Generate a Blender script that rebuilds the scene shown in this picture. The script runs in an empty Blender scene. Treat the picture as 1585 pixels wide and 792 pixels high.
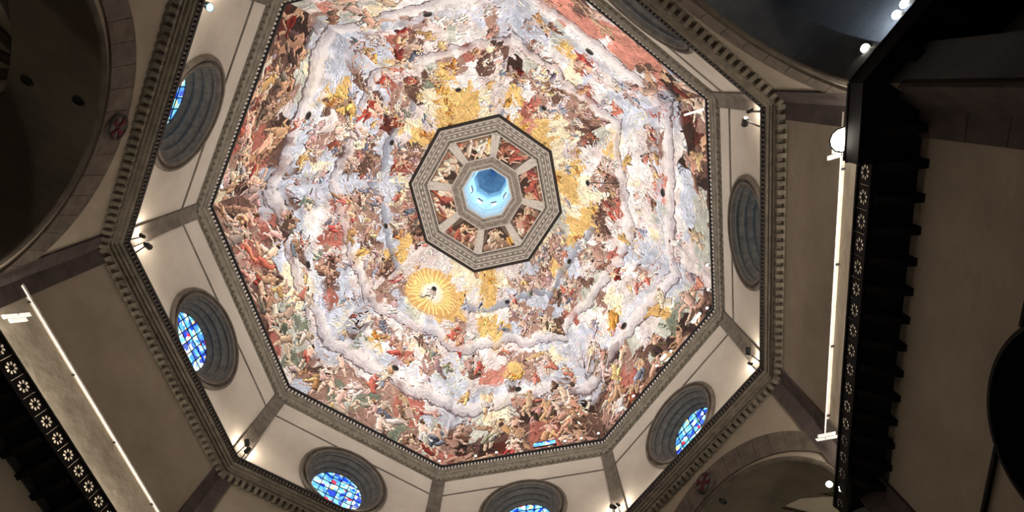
import bpy, bmesh, math, random
import numpy as np
from mathutils import Vector, Matrix
from mathutils.geometry import delaunay_2d_cdt
random.seed(7); RNG = np.random.default_rng(7)
SC = bpy.context.scene
COL = SC.collection

# ------------------------------------------------------------------ camera
CAM_R = ((0.9839978850863614, -0.17790456296682144, 0.009905989155662192),
         (0.16377280727141041, 0.8811342259640855, -0.443599981326773),
         (0.07018995472294665, 0.438123775102717, 0.8961701445293381))   # right, down, forward
CAM_P = (1.36240071, -13.67956233, 1.6)
cd = bpy.data.cameras.new('camera'); cam = bpy.data.objects.new('camera', cd); COL.objects.link(cam)
r_, d_, f_ = [Vector(v) for v in CAM_R]
M = Matrix(((r_.x, -d_.x, -f_.x, CAM_P[0]), (r_.y, -d_.y, -f_.y, CAM_P[1]), (r_.z, -d_.z, -f_.z, CAM_P[2]), (0, 0, 0, 1)))
cam.matrix_world = M
cd.sensor_width = 36; cd.lens = 916.84 / 1585 * 36
cd.shift_x = -(789.25 - 792.5) / 1585; cd.shift_y = (586.72 - 396) / 1585
cd.clip_end = 400
SC.camera = cam
# ------------------------------------------------------------------ world, exposure
w = bpy.data.worlds.new('world'); SC.world = w; w.use_nodes = True
w.node_tree.nodes['Background'].inputs[0].default_value = (0.5, 0.6, 0.8, 1)
w.node_tree.nodes['Background'].inputs[1].default_value = 0.3
vs = SC.view_settings
vs.view_transform = 'Standard'; vs.look = 'None'; vs.exposure = 0.0; vs.gamma = 1.0; vs.use_curve_mapping = False

# ------------------------------------------------------------------ plan of the octagon (corner k = 1..8)
RW = 22.5
CORNER = [(0.186, -0.361), (0.337, -0.114), (0.183, -0.174), (-0.06, 0.13), (-0.286, 0.683), (0.142, 0.306), (0.081, -0.184), (-0.419, -0.267)]
EYE = (-0.164, -0.018)
def V(k, r, z):
    k = (k - 1) % 8; a = math.radians(180 - 45 * k)
    o = CORNER[k]; t = min(1, max(0, (21 - r) / (21 - 9.9)))
    return Vector((r * math.cos(a) + o[0] * (1 - t) + EYE[0] * t, r * math.sin(a) + o[1] * (1 - t) + EYE[1] * t, z))
class Side:
    def __init__(s, k):
        s.k = k; s.a = V(k, RW, 0); s.b = V(k + 1, RW, 0); s.L = (s.b - s.a).length
        s.t = (s.b - s.a).normalized(); n = Vector((-s.t.y, s.t.x, 0)); s.n = n if n.dot(s.a) > 0 else -n
    def P(s, u, z, out=0.0):                      # u metres along the side, z height, out metres behind the wall face
        p = s.a + s.t * u + s.n * out; return Vector((p.x, p.y, z))
S = {k: Side(k) for k in range(1, 9)}
NAMES = {1: 'southwest', 2: 'south', 3: 'southeast', 4: 'east', 5: 'northeast', 6: 'north', 7: 'northwest', 8: 'west'}

# ------------------------------------------------------------------ lights (corner ones follow real spotlights; ledge, lantern and fill ones are added)
def aim(o, target):
    o.rotation_euler = (Vector(target) - o.location).to_track_quat('-Z', 'Y').to_euler()
def lamp(kind, loc, power, color=(1, .9, .78), parent=None, size=.3, target=None, angle=90, blend=.6):
    l = bpy.data.lights.new('lamp_light', kind); l.energy = power; l.color = color
    if kind == 'AREA': l.size = size
    else: l.shadow_soft_size = size
    if kind == 'SPOT': l.spot_size = math.radians(angle); l.spot_blend = blend
    o = bpy.data.objects.new('lamp_light', l); COL.objects.link(o); o.location = loc
    if target is not None: aim(o, target)
    return o
FRESCO_W = 22500; POOL_W = 240; RING_W = 620; GAL_W = 650; NAVE_W = 45; FILL_W = 200
for k in range(1, 9):                              # dome floodlights behind the lower cornice rail, one per corner
    p = V(k, 21.6, 41.2); q = -V(k, 13.0, 0); lamp('SPOT', p, FRESCO_W, (1, .98, .965), size=.5, target=(q.x, q.y, 64), angle=84, blend=1)
    p = V(k, 21.75, 41.25); lamp('POINT', p, POOL_W, (1, .9, .76), size=.12)
for k in range(1, 9):                              # added unseen area lights above the ledge, brightening the drum walls
    s = S[k]; o = lamp('AREA', s.P(s.L / 2, 40.2, -.75), RING_W * .12, (1, .93, .84), target=s.P(s.L / 2, 50, -1.6)); o.data.shape = 'RECTANGLE'; o.data.size = 14; o.data.size_y = .3

# ------------------------------------------------------------------ materials
MATS = {}
def srgb(c):
    return tuple((x / 255 / 12.92) if x / 255 <= .04045 else ((x / 255 + .055) / 1.055) ** 2.4 for x in c)
def nt(name):
    m = bpy.data.materials.new(name); m.use_nodes = True; t = m.node_tree; b = t.nodes['Principled BSDF']; MATS[name] = m
    return m, t, b
def surf(name, c1, c2=None, scale=.6, rough=.85, bump=0.0, bscale=6, detail=6, spec=.2, metallic=0, per_piece=0.0):
    m, t, b = nt(name); L = t.links.new
    c1 = srgb(c1); c2 = srgb(c2) if c2 else c1
    g = t.nodes.new('ShaderNodeNewGeometry')
    n = t.nodes.new('ShaderNodeTexNoise'); n.inputs['Scale'].default_value = scale; n.inputs['Detail'].default_value = detail; n.inputs['Roughness'].default_value = .65
    L(g.outputs['Position'], n.inputs['Vector'])
    r = t.nodes.new('ShaderNodeValToRGB'); r.color_ramp.elements[0].position = .32; r.color_ramp.elements[1].position = .68
    r.color_ramp.elements[0].color = (*c1, 1); r.color_ramp.elements[1].color = (*c2, 1)
    L(n.outputs['Fac'], r.inputs['Fac'])
    out = r.outputs['Color']
    if per_piece:
        oi = t.nodes.new('ShaderNodeObjectInfo'); mr = t.nodes.new('ShaderNodeMapRange'); mr.inputs[3].default_value = 1 - per_piece; mr.inputs[4].default_value = 1 + per_piece
        L(oi.outputs['Random'], mr.inputs[0]); mx = t.nodes.new('ShaderNodeVectorMath'); mx.operation = 'SCALE'
        L(out, mx.inputs[0]); L(mr.outputs[0], mx.inputs['Scale']); out = mx.outputs[0]
    L(out, b.inputs['Base Color'])
    b.inputs['Roughness'].default_value = rough; b.inputs['Specular IOR Level'].default_value = spec; b.inputs['Metallic'].default_value = metallic
    if bump:
        n2 = t.nodes.new('ShaderNodeTexNoise'); n2.inputs['Scale'].default_value = bscale; n2.inputs['Detail'].default_value = 4
        L(g.outputs['Position'], n2.inputs['Vector']); bp = t.nodes.new('ShaderNodeBump'); bp.inputs['Strength'].default_value = bump; bp.inputs['Distance'].default_value = .1
        L(n2.outputs['Fac'], bp.inputs['Height']); L(bp.outputs[0], b.inputs['Normal'])
    return m
def glow(name, c, e, base=(200, 200, 200)):
    m, t, b = nt(name); b.inputs['Base Color'].default_value = (*srgb(base), 1); b.inputs['Emission Color'].default_value = (*srgb(c), 1); b.inputs['Emission Strength'].default_value = e
    return m
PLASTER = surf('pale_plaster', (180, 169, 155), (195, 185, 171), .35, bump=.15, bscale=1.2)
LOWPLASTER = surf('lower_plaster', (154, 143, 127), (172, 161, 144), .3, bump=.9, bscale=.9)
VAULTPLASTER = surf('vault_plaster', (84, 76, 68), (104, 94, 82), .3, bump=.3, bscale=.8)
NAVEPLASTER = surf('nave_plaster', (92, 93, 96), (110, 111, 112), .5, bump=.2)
STONE = surf('grey_sandstone', (100, 93, 82), (136, 127, 112), 1.6, bump=.5, bscale=5, per_piece=.12)
DARKSTONE = surf('dark_sandstone', (88, 80, 72), (116, 106, 95), 1.3, bump=.4, bscale=4, per_piece=.08)
PIERSTONE = surf('dark_pier_stone', (70, 62, 60), (92, 82, 78), 1.0, bump=.3, bscale=3, per_piece=.06)
OCULUSSTONE = surf('oculus_stone', (84, 80, 76), (116, 110, 103), 2.2, bump=.4, bscale=3)
PALESTONE = surf('pale_ring_stone', (176, 168, 158), (204, 196, 186), 3.0, bump=.3, bscale=8)
RINGSTONE = surf('lantern_ring_stone', (104, 96, 88), (156, 146, 136), 2.5, bump=.3, bscale=8)
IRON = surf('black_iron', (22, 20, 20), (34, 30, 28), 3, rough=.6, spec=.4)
WOOD = surf('dark_gallery_wood', (20, 17, 17), (30, 25, 24), 1.2, rough=.8)
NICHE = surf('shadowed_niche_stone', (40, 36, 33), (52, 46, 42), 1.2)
FLOORM = surf('marble_floor', (120, 110, 100), (150, 140, 128), .4, rough=.5)
WHITEMETAL = glow('white_fitting', (255, 248, 235), .9, (235, 232, 226))
TUBE = glow('light_tube_glow', (255, 238, 214), .75, (240, 235, 225))
BULB = glow('lamp_lens', (255, 246, 228), 22)
BULBSMALL = glow('small_lamp_lens', (255, 250, 240), 6)
CYANBULB = glow('cyan_lamp_lens', (90, 210, 255), 5)
DAY = glow('daylight_pane', (235, 250, 255), 2.2)
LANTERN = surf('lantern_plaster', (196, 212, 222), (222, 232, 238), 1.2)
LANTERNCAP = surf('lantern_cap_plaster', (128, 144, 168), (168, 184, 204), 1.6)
RED = surf('crimson_enamel', (70, 24, 30), (92, 32, 36), 3)
def fresco_mat():
    m, t, b = nt('fresco_paint'); L = t.links.new
    a = t.nodes.new('ShaderNodeAttribute'); a.attribute_name = 'paint'
    L(a.outputs['Color'], b.inputs['Base Color']); b.inputs['Roughness'].default_value = .8; b.inputs['Specular IOR Level'].default_value = .15
    return m
FRESCO = fresco_mat()
def glass_mat():
    m, t, b = nt('stained_glass'); L = t.links.new
    g = t.nodes.new('ShaderNodeNewGeometry'); oi = t.nodes.new('ShaderNodeObjectInfo')
    v = t.nodes.new('ShaderNodeTexVoronoi'); v.inputs['Scale'].default_value = 2.4; L(g.outputs['Position'], v.inputs['Vector'])
    s = t.nodes.new('ShaderNodeSeparateColor'); L(v.outputs['Color'], s.inputs[0])
    r = t.nodes.new('ShaderNodeValToRGB'); e = r.color_ramp.elements; r.color_ramp.interpolation = 'CONSTANT'
    cols = [(0, (30, 70, 215)), (.13, (80, 150, 240)), (.28, (130, 215, 240)), (.45, (180, 235, 242)), (.6, (228, 246, 245)), (.74, (90, 180, 228)), (.84, (70, 90, 190)), (.93, (215, 60, 90)), (.965, (235, 225, 150))]
    e[0].position = 0; e[0].color = (*srgb(cols[0][1]), 1); e[1].position = cols[1][0]; e[1].color = (*srgb(cols[1][1]), 1)
    for p, c in cols[2:]:
        q = e.new(p); q.color = (*srgb(c), 1)
    ad = t.nodes.new('ShaderNodeMath'); ad.operation = 'MULTIPLY_ADD'; ad.inputs[1].default_value = .45
    L(oi.outputs['Random'], ad.inputs[0]); L(s.outputs[0], ad.inputs[2]); fr = t.nodes.new('ShaderNodeMath'); fr.operation = 'FRACT'; L(ad.outputs[0], fr.inputs[0])
    L(fr.outputs[0], r.inputs['Fac']); L(r.outputs['Color'], b.inputs['Emission Color']); L(r.outputs['Color'], b.inputs['Base Color'])
    b.inputs['Emission Strength'].default_value = 1.2; b.inputs['Roughness'].default_value = .2
    return m
GLASS = glass_mat()

# ------------------------------------------------------------------ object helpers
def tag(o, label=None, cat=None, group=None, kind=None):
    if label: o['label'] = label
    if cat: o['category'] = cat
    if group: o['group'] = group
    if kind: o['kind'] = kind
    return o
def empty(name, loc=(0, 0, 0)):
    o = bpy.data.objects.new(name, None); COL.objects.link(o); o.location = loc; o.empty_display_size = .2; return o
class MB:
    def __init__(s): s.v = []; s.f = []
    def add(s, vs, fs):
        n = len(s.v); s.v += [tuple(v) for v in vs]; s.f += [tuple(i + n for i in f) for f in fs]; return s
    def grid(s, rows, close=False):                # rows: list of equal lists of points
        n = len(s.v); w_ = len(rows[0])
        for r in rows: s.v += [tuple(p) for p in r]
        for i in range(len(rows) - 1):
            for j in range(w_ if close else w_ - 1):
                a = n + i * w_ + j; b = n + i * w_ + (j + 1) % w_; s.f.append((a, b, b + w_, a + w_))
        return s
    def box(s, o, x, y, z):                        # corner o and three edge vectors
        o, x, y, z = map(Vector, (o, x, y, z)); p = [o, o + x, o + x + y, o + y]; p += [q + z for q in p]
        return s.add(p, [(0, 3, 2, 1), (4, 5, 6, 7), (0, 1, 5, 4), (1, 2, 6, 5), (2, 3, 7, 6), (3, 0, 4, 7)])
    def tube(s, pts, r, n=8, cap=True):
        pts = [Vector(p) for p in pts]; rs = r if isinstance(r, (list, tuple)) else [r] * len(pts); rows = []
        for i, p in enumerate(pts):
            d = (pts[min(i + 1, len(pts) - 1)] - pts[max(i - 1, 0)]).normalized(); u = d.orthogonal().normalized(); w2 = d.cross(u)
            rows.append([p + (u * math.cos(2 * math.pi * j / n) + w2 * math.sin(2 * math.pi * j / n)) * rs[i] for j in range(n)])
        k = len(s.v); s.grid(rows, True)
        if cap: s.f.append(tuple(range(k, k + n))); s.f.append(tuple(range(k + (len(rows) - 1) * n, k + len(rows) * n)))
        return s
    def build(s, name, mat, parent=None, smooth=False):
        me = bpy.data.meshes.new(name); org = Vector(parent.location) if parent is not None and parent.parent is None else Vector((0, 0, 0))
        if parent is not None and parent.parent is not None: org = Vector(parent.parent.location) + Vector(parent.location)
        me.from_pydata([tuple(Vector(v) - org) for v in s.v], [], s.f)
        bm = bmesh.new(); bm.from_mesh(me); bmesh.ops.recalc_face_normals(bm, faces=bm.faces); bm.to_mesh(me); bm.free()
        if smooth: me.polygons.foreach_set('use_smooth', [True] * len(me.polygons))
        me.materials.append(mat); o = bpy.data.objects.new(name, me); COL.objects.link(o)
        if parent is not None: o.parent = parent
        return o
def ring_profile(mb, prof, ks=range(1, 9), closed=True):   # prof: (radius, z) swept round the octagon corners
    ks = list(ks) + ([ks[0]] if closed else [])
    return mb.grid([[V(k, r, z) for r, z in prof] for k in ks])
def cdt_panel(mb, outer, holes, to3d, thick=None):
    vs = list(outer); edges = [(i, (i + 1) % len(outer)) for i in range(len(outer))]
    for h in holes:
        n = len(vs); vs += h; edges += [(n + i, n + (i + 1) % len(h)) for i in range(len(h))]
    r = delaunay_2d_cdt([Vector(v) for v in vs], edges, [], 0, 1e-5)
    P, F = r[0], r[2]
    def inside(p, poly):
        c = False; j = len(poly) - 1
        for i in range(len(poly)):
            if (poly[i][1] > p[1]) != (poly[j][1] > p[1]) and p[0] < (poly[j][0] - poly[i][0]) * (p[1] - poly[i][1]) / (poly[j][1] - poly[i][1]) + poly[i][0]: c = not c
            j = i
        return c
    keep = []
    for f in F:
        c = (sum(P[i][0] for i in f) / len(f), sum(P[i][1] for i in f) / len(f))
        if inside(c, outer) and not any(inside(c, h) for h in holes): keep.append(f)
    mb.add([to3d(p[0], p[1], 0) for p in P], keep)
    if thick:
        mb.add([to3d(p[0], p[1], thick) for p in P], keep)
        for poly in [list(outer)] + list(holes):
            mb.grid([[to3d(x, y, 0) for x, y in poly], [to3d(x, y, thick) for x, y in poly]], True)
    return mb
def circle(cx, cz, r, n=48, a0=0, a1=2 * math.pi, end=False):
    m = n + (1 if end else 0); return [(cx + r * math.cos(a0 + (a1 - a0) * i / n), cz + r * math.sin(a0 + (a1 - a0) * i / n)) for i in range(m)]

# ------------------------------------------------------------------ floor
mb = MB(); mb.add([(-60, -60, 0), (60, -60, 0), (60, 60, 0), (-60, 60, 0)], [(0, 1, 2, 3)]); tag(mb.build('floor', FLOORM), 'polished marble church floor', kind='structure')

# ------------------------------------------------------------------ walls: drum with round windows, lower wall with arches or gallery
Z_TOP, Z_COR, Z_OC = 52.2, 37.55, 43.5
def arch_path(c, r, zc, z0=0, n=40):
    return [(c - r, z0)] + [(c - r * math.cos(math.pi * i / n), zc + r * math.sin(math.pi * i / n)) for i in range(n + 1)] + [(c + r, z0)]
for k, s in S.items():
    W_ = empty('wall_' + NAMES[k], s.P(s.L / 2, 0)); tag(W_, 'octagon wall side with plaster, cornices and a round window', kind='structure')
    mb = MB(); cdt_panel(mb, [(0, Z_COR), (s.L, Z_COR), (s.L, Z_TOP), (0, Z_TOP)], [circle(s.L / 2, Z_OC, 3.5, 64)], lambda x, y, d, s=s: s.P(x, y, d))
    mb.build('drum_wall', PLASTER, W_)
    mb = MB(); prof = [(0, 47.2), (-.05, 47.23), (-.1, 47.3), (-.05, 47.37), (0, 47.4)]
    mb.grid([[s.P(x, z, o) for o, z in prof] for x in (.05, s.L - .05)]); mb.build('string_course', DARKSTONE, W_)
    c = s.L / 2
    if k % 2 == 0:
        hole = arch_path(c, 7.3, 26.7, 0.0)
        outer = [(0, 0), (hole[0][0], 0)] + hole[1:-1] + [(hole[-1][0], 0), (s.L, 0), (s.L, Z_COR), (0, Z_COR)]
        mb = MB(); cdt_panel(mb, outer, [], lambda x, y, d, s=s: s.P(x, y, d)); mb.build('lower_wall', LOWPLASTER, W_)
        # voussoirs of the stone band, one by one
        N = 17; a0, a1 = math.radians(14), math.radians(166)
        def band(t):
            a = a0 + (a1 - a0) * t; o = (c - 8.4 * math.cos(a), 28.15 + 8.4 * math.sin(a)); b = math.radians(19) + math.radians(142) * t
            i = (c - 8.2 * math.cos(b), 26.3 + 8.2 * math.sin(b)); return o, i
        for j in range(N):
            m = MB(); n_ = 4; e_ = .0007; O = []; I = []
            for q in range(n_ + 1):
                o, i = band(j / N + e_ + (1 / N - 2 * e_) * q / n_); O.append(o); I.append(i)
            cl = lambda x: min(max(x, .05), s.L - .05)
            poly = [(cl(x), z) for x, z in O] + [(cl(x), z) for x, z in I[::-1]]
            pr = -.13 - .008 * random.random()
            nn = len(poly); m.add([s.P(x, z, pr) for x, z in poly] + [s.P(x, z, .02) for x, z in poly], [tuple(range(nn)), ] + [(q, (q + 1) % nn, nn + (q + 1) % nn, nn + q) for q in range(nn)])
            m.build('stone', DARKSTONE, W_)
        m = MB(); rows = []                       # inner moulding order
        for q in range(61):
            a = math.pi * q / 60; rows.append([s.P(c - r * math.cos(a), 26.7 + r * math.sin(a), o) for r, o in ((7.62, 0), (7.6, -.1), (7.48, -.16), (7.42, -.06), (7.32, -.1), (7.29, 0.02))])
        m.grid(rows); m.build('arch_moulding', DARKSTONE, W_, True)
        fw = c - 7.3 - .04
        for u_ in (0.04, s.L - .04 - fw): m_ = MB(); m_.box(s.P(u_, 0, -.15), s.t * fw, s.n * .3, (0, 0, 25.2)); m_.build('pier_facing', PIERSTONE, W_)
        depth = 1.6 if k == 6 else 4.2
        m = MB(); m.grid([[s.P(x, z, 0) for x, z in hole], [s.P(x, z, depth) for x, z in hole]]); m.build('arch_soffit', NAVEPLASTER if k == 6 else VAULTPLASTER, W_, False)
    else:
        low = [(x, z) for x, z in arch_path(c + .3, 3.3, 16.45, 0.0, 24)]
        outer = [(0, 0), (low[0][0], 0)] + low[1:-1] + [(low[-1][0], 0), (s.L, 0), (s.L, Z_COR), (0, Z_COR)]
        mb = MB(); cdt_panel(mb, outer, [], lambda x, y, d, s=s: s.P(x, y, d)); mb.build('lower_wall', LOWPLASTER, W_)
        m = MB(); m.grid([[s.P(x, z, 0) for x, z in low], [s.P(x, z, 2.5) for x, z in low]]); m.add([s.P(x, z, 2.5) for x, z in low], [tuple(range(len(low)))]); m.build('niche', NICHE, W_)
        m = MB(); rows = []
        for q in range(41):
            a = math.pi * q / 40; rows.append([s.P(c + .3 - r * math.cos(a), 16.45 + r * math.sin(a), o) for r, o in ((3.5, 0), (3.48, -.12), (3.32, -.14), (3.28, 0.05))])
        m.grid(rows); m.build('niche_moulding', WOOD, W_)
        m = MB(); m.box(s.P(.1, 19.0, 0), s.t * (c - 2.0), -s.n * .14, (0, 0, .14)); m.box(s.P(c + 2.6, 19.0, 0), s.t * (s.L - c - 2.7), -s.n * .14, (0, 0, .14)); m.build('wall_band', WOOD, W_)
        m = MB(); m.grid([[s.P(x, z, o) for o, z in ((0, 30.85), (-.14, 30.9), (-.16, 31.02), (0, 31.12))] for x in (.3, s.L - .3)]); m.build('ledge', PALESTONE, W_)

# ------------------------------------------------------------------ corner pilasters, block by block
def pilaster(k, z0, z1, hw, step, mat, name_i, pr):
    T = empty('trim_%d' % name_i, V(k, RW, z0)); tag(T, 'stone corner pilaster', kind='structure')
    s0, s1 = S[(k - 2) % 8 + 1], S[k]
    z = z0; me = None; i = 0
    inner = V(k, RW - pr * 1.08, 0)
    while z < z1 - .05:
        h = min(step, z1 - z)
        pl = [s0.P(s0.L - hw, 0, .01), s0.P(s0.L - hw, 0, -pr), Vector((inner.x, inner.y, 0)), s1.P(hw, 0, -pr), s1.P(hw, 0, .01), V(k, RW + .02, 0)]
        if me is None or abs(h - step) > 1e-6:
            m = MB(); m.grid([[p + Vector((0, 0, z + .015)) for p in pl], [p + Vector((0, 0, z + h - .015)) for p in pl]], True); n = len(m.v)
            m.f += [(0, 1, 2, 3, 4, 5), (6, 7, 8, 9, 10, 11)]
            o = m.build('stone', mat, T)
            if me is None: me = o.data; zb = z
        else:
            o = bpy.data.objects.new('stone', me); COL.objects.link(o); o.parent = T; o.location = (0, 0, z - zb)
        z += h; i += 1
for k in range(1, 9):
    pilaster(k, Z_COR + 1.6, 49.7, .68, .95, DARKSTONE, 10 + k, .16)
    pilaster(k, 0.0, Z_COR + .1, .95, 1.9, PIERSTONE, 20 + k, .14)

# ------------------------------------------------------------------ round windows with stained glass
def oculus(k):
    s = S[k]; c = s.L / 2; W_ = empty('window_%d' % k, s.P(c, Z_OC)); tag(W_, 'deep splayed round window with blue stained glass', kind='structure')
    def rings(prof, zc_shift=0):                  # prof: (radius, outwardness, centre lift)
        return [[s.P(c + r * math.cos(2 * math.pi * i / 72), Z_OC + lift + r * math.sin(2 * math.pi * i / 72), o) for i in range(72)] for r, o, lift in prof]
    MB().grid(rings([(4.0, .02, 0), (4.0, -.2, 0), (3.9, -.3, 0), (3.78, -.28, 0), (3.74, -.1, 0), (3.66, -.02, 0), (3.6, -.04, 0), (3.56, -.22, 0), (3.46, -.26, 0), (3.36, -.2, 0), (3.34, .06, 0)]), True).build('surround', DARKSTONE, W_)
    MB().grid(rings([(3.36, .03, 0), (3.28, .14, 0), (3.36, .26, 0.02), (3.06, .6, .1), (2.94, .66, .13), (3.02, .8, .14), (2.74, 1.14, .24), (2.62, 1.2, .27), (2.7, 1.34, .28), (2.46, 1.62, .34), (2.36, 1.66, .38), (2.36, 1.82, .38)]), True).build('reveal', OCULUSSTONE, W_)
    R_, cz, cell = 2.36, Z_OC + .38, .79
    def clip(poly, nx, nz, d):
        out = []
        for i in range(len(poly)):
            a, b = poly[i], poly[(i + 1) % len(poly)]; da, db = a[0] * nx + a[1] * nz - d, b[0] * nx + b[1] * nz - d
            if da <= 0: out.append(a)
            if (da < 0) != (db < 0) and abs(da - db) > 1e-9: t = da / (da - db); out.append((a[0] + (b[0] - a[0]) * t, a[1] + (b[1] - a[1]) * t))
        return out
    for i in range(-3, 3):
        for j in range(-3, 3):
            g = .035; poly = [(i * cell + g, j * cell + g), ((i + 1) * cell - g, j * cell + g), ((i + 1) * cell - g, (j + 1) * cell - g), (i * cell + g, (j + 1) * cell - g)]
            for q in range(24):
                a = 2 * math.pi * q / 24; poly = clip(poly, math.cos(a), math.sin(a), R_ - .03)
                if len(poly) < 3: break
            if len(poly) < 3: continue
            n = len(poly); m = MB(); m.add([s.P(c + x, cz + z, 1.8) for x, z in poly] + [s.P(c + x, cz + z, 1.84) for x, z in poly], [tuple(range(n)), tuple(range(2 * n - 1, n - 1, -1))] + [(q, (q + 1) % n, n + (q + 1) % n, n + q) for q in range(n)])
            m.build('pane', GLASS, W_)
    m = MB()
    for i in range(-3, 4):
        h = math.sqrt(max(0, R_ ** 2 - (i * cell) ** 2))
        if h > .1:
            m.box(s.P(c + i * cell - .035, cz - h, 1.76), s.t * .07, s.n * .1, (0, 0, 2 * h)); m.box(s.P(c - h, cz + i * cell - .035, 1.76), s.t * 2 * h, s.n * .1, (0, 0, .07))
    m.build('leading', IRON, W_)
for k in range(1, 9): oculus(k)

# ------------------------------------------------------------------ the two great cornices
T1 = empty('trim_1', (0, 0, 49.6)); tag(T1, 'upper stone cornice at the foot of the dome', kind='structure')
mb = MB(); ring_profile(mb, [(22.5, 49.5), (22.46, 49.56), (22.46, 49.86), (22.28, 49.92), (22.28, 50.16), (22.36, 50.2), (22.36, 50.6), (22.24, 50.66), (22.24, 50.84), (22.3, 50.88), (22.3, 51.06), (22.18, 51.12), (22.18, 51.3), (22.3, 51.32), (22.5, 51.34)]); mb.build('cornice', STONE, T1)
mb = MB(); ring_profile(mb, [(22.26, 51.3), (22.26, 51.86), (22.12, 51.88), (22.1, 52.06), (22.26, 52.08), (22.34, 51.3)]); mb.build('parapet', IRON, T1)  # solid black plate in place of the shaded gaps behind the pale balusters
m = MB(); m2 = MB()
for k, s in S.items():
    A, B = V(k, 22.24, 0), V(k + 1, 22.24, 0); d = (B - A); L_ = d.length; d.normalize(); n = int(L_ / .34)
    for i in range(n):
        p = A + d * (L_ * (i + .5) / n); m.box(p + Vector((0, 0, 51.3)) - d * .08 - s.n * .04, d * .15, s.n * .1, (0, 0, .42))
    n = int(L_ / .52)
    for i in range(n):
        p = A + d * (L_ * (i + .5) / n); p += s.n * .18 ; m2.box(p + Vector((0, 0, 49.58)) - d * .14, d * .28, -s.n * .2, (0, 0, .36))
o = m.build('baluster_row', PALESTONE, T1); o['kind'] = 'stuff'
o = m2.build('corbel_row', STONE, T1); o['kind'] = 'stuff'

T2 = empty('trim_2', (0, 0, 37.5)); tag(T2, 'lower stone cornice with corbels and iron railing', kind='structure')
mb = MB(); ring_profile(mb, [(22.5, 37.45), (22.44, 37.5), (22.44, 37.86), (22.16, 37.9), (22.16, 38.05), (22.24, 38.07), (22.24, 38.2), (22.08, 38.24), (22.08, 38.36), (22.15, 38.38), (22.15, 38.52), (21.98, 38.58), (21.98, 38.7), (22.04, 38.72), (22.04, 38.84), (21.9, 38.88), (21.84, 39.02), (21.98, 39.03), (22.5, 39.04)]); mb.build('cornice', STONE, T2)
mb = MB(); ring_profile(mb, [(21.9, 39.02), (21.9, 39.44), (21.78, 39.46), (21.76, 39.66), (21.9, 39.68), (21.98, 39.02)]); mb.build('parapet', IRON, T2)  # black plate and top strip; the plate stands in for shade behind the balusters
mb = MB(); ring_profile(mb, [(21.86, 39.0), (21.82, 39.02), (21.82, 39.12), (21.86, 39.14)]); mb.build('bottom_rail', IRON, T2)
m = MB(); cme = None
for k, s in S.items():
    A, B = V(k, 21.83, 0), V(k + 1, 21.83, 0); d = (B - A); L_ = d.length; d.normalize(); n = int(L_ / .27)
    for i in range(n):
        p = A + d * (L_ * (i + .5) / n); m.box(p + Vector((0, 0, 39.1)) - d * .07 - s.n * .03, d * .14, s.n * .09, (0, 0, .34))
    if k == 7: continue
    n = 34; c3 = MB()                              # one corbel shape per side, shared
    q = s.P(0, 0, 0) - Vector(T2.location)
    for i in range(n):
        u = s.L * (i + .5) / n
        if i == 0:
            b = s.P(u, 37.36, -.02); c3.add([b - s.t * .13, b + s.t * .13, b + s.t * .13 - s.n * .16, b - s.t * .13 - s.n * .16, b - s.t * .13 + Vector((0, 0, .5)), b + s.t * .13 + Vector((0, 0, .5)), b + s.t * .13 - s.n * .42 + Vector((0, 0, .5)), b - s.t * .13 - s.n * .42 + Vector((0, 0, .5)), b + s.t * .13 - s.n * .42 + Vector((0, 0, .2)), b - s.t * .13 - s.n * .42 + Vector((0, 0, .2))],
                   [(0, 1, 2, 3), (4, 5, 6, 7), (3, 2, 8, 9), (9, 8, 6, 7), (0, 3, 9, 7, 4), (1, 2, 8, 6, 5)])
            o = c3.build('corbel', STONE, T2); me = o.data
        else:
            o = bpy.data.objects.new('corbel', me); COL.objects.link(o); o.parent = T2; o.location = s.t * (s.L * i / n)
o = m.build('baluster_row', DARKSTONE, T2); o['kind'] = 'stuff'

# ------------------------------------------------------------------ fresco painting (pigment only), one canvas per dome face
CODES = 'BLGgFfPYOSRrD'
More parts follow.
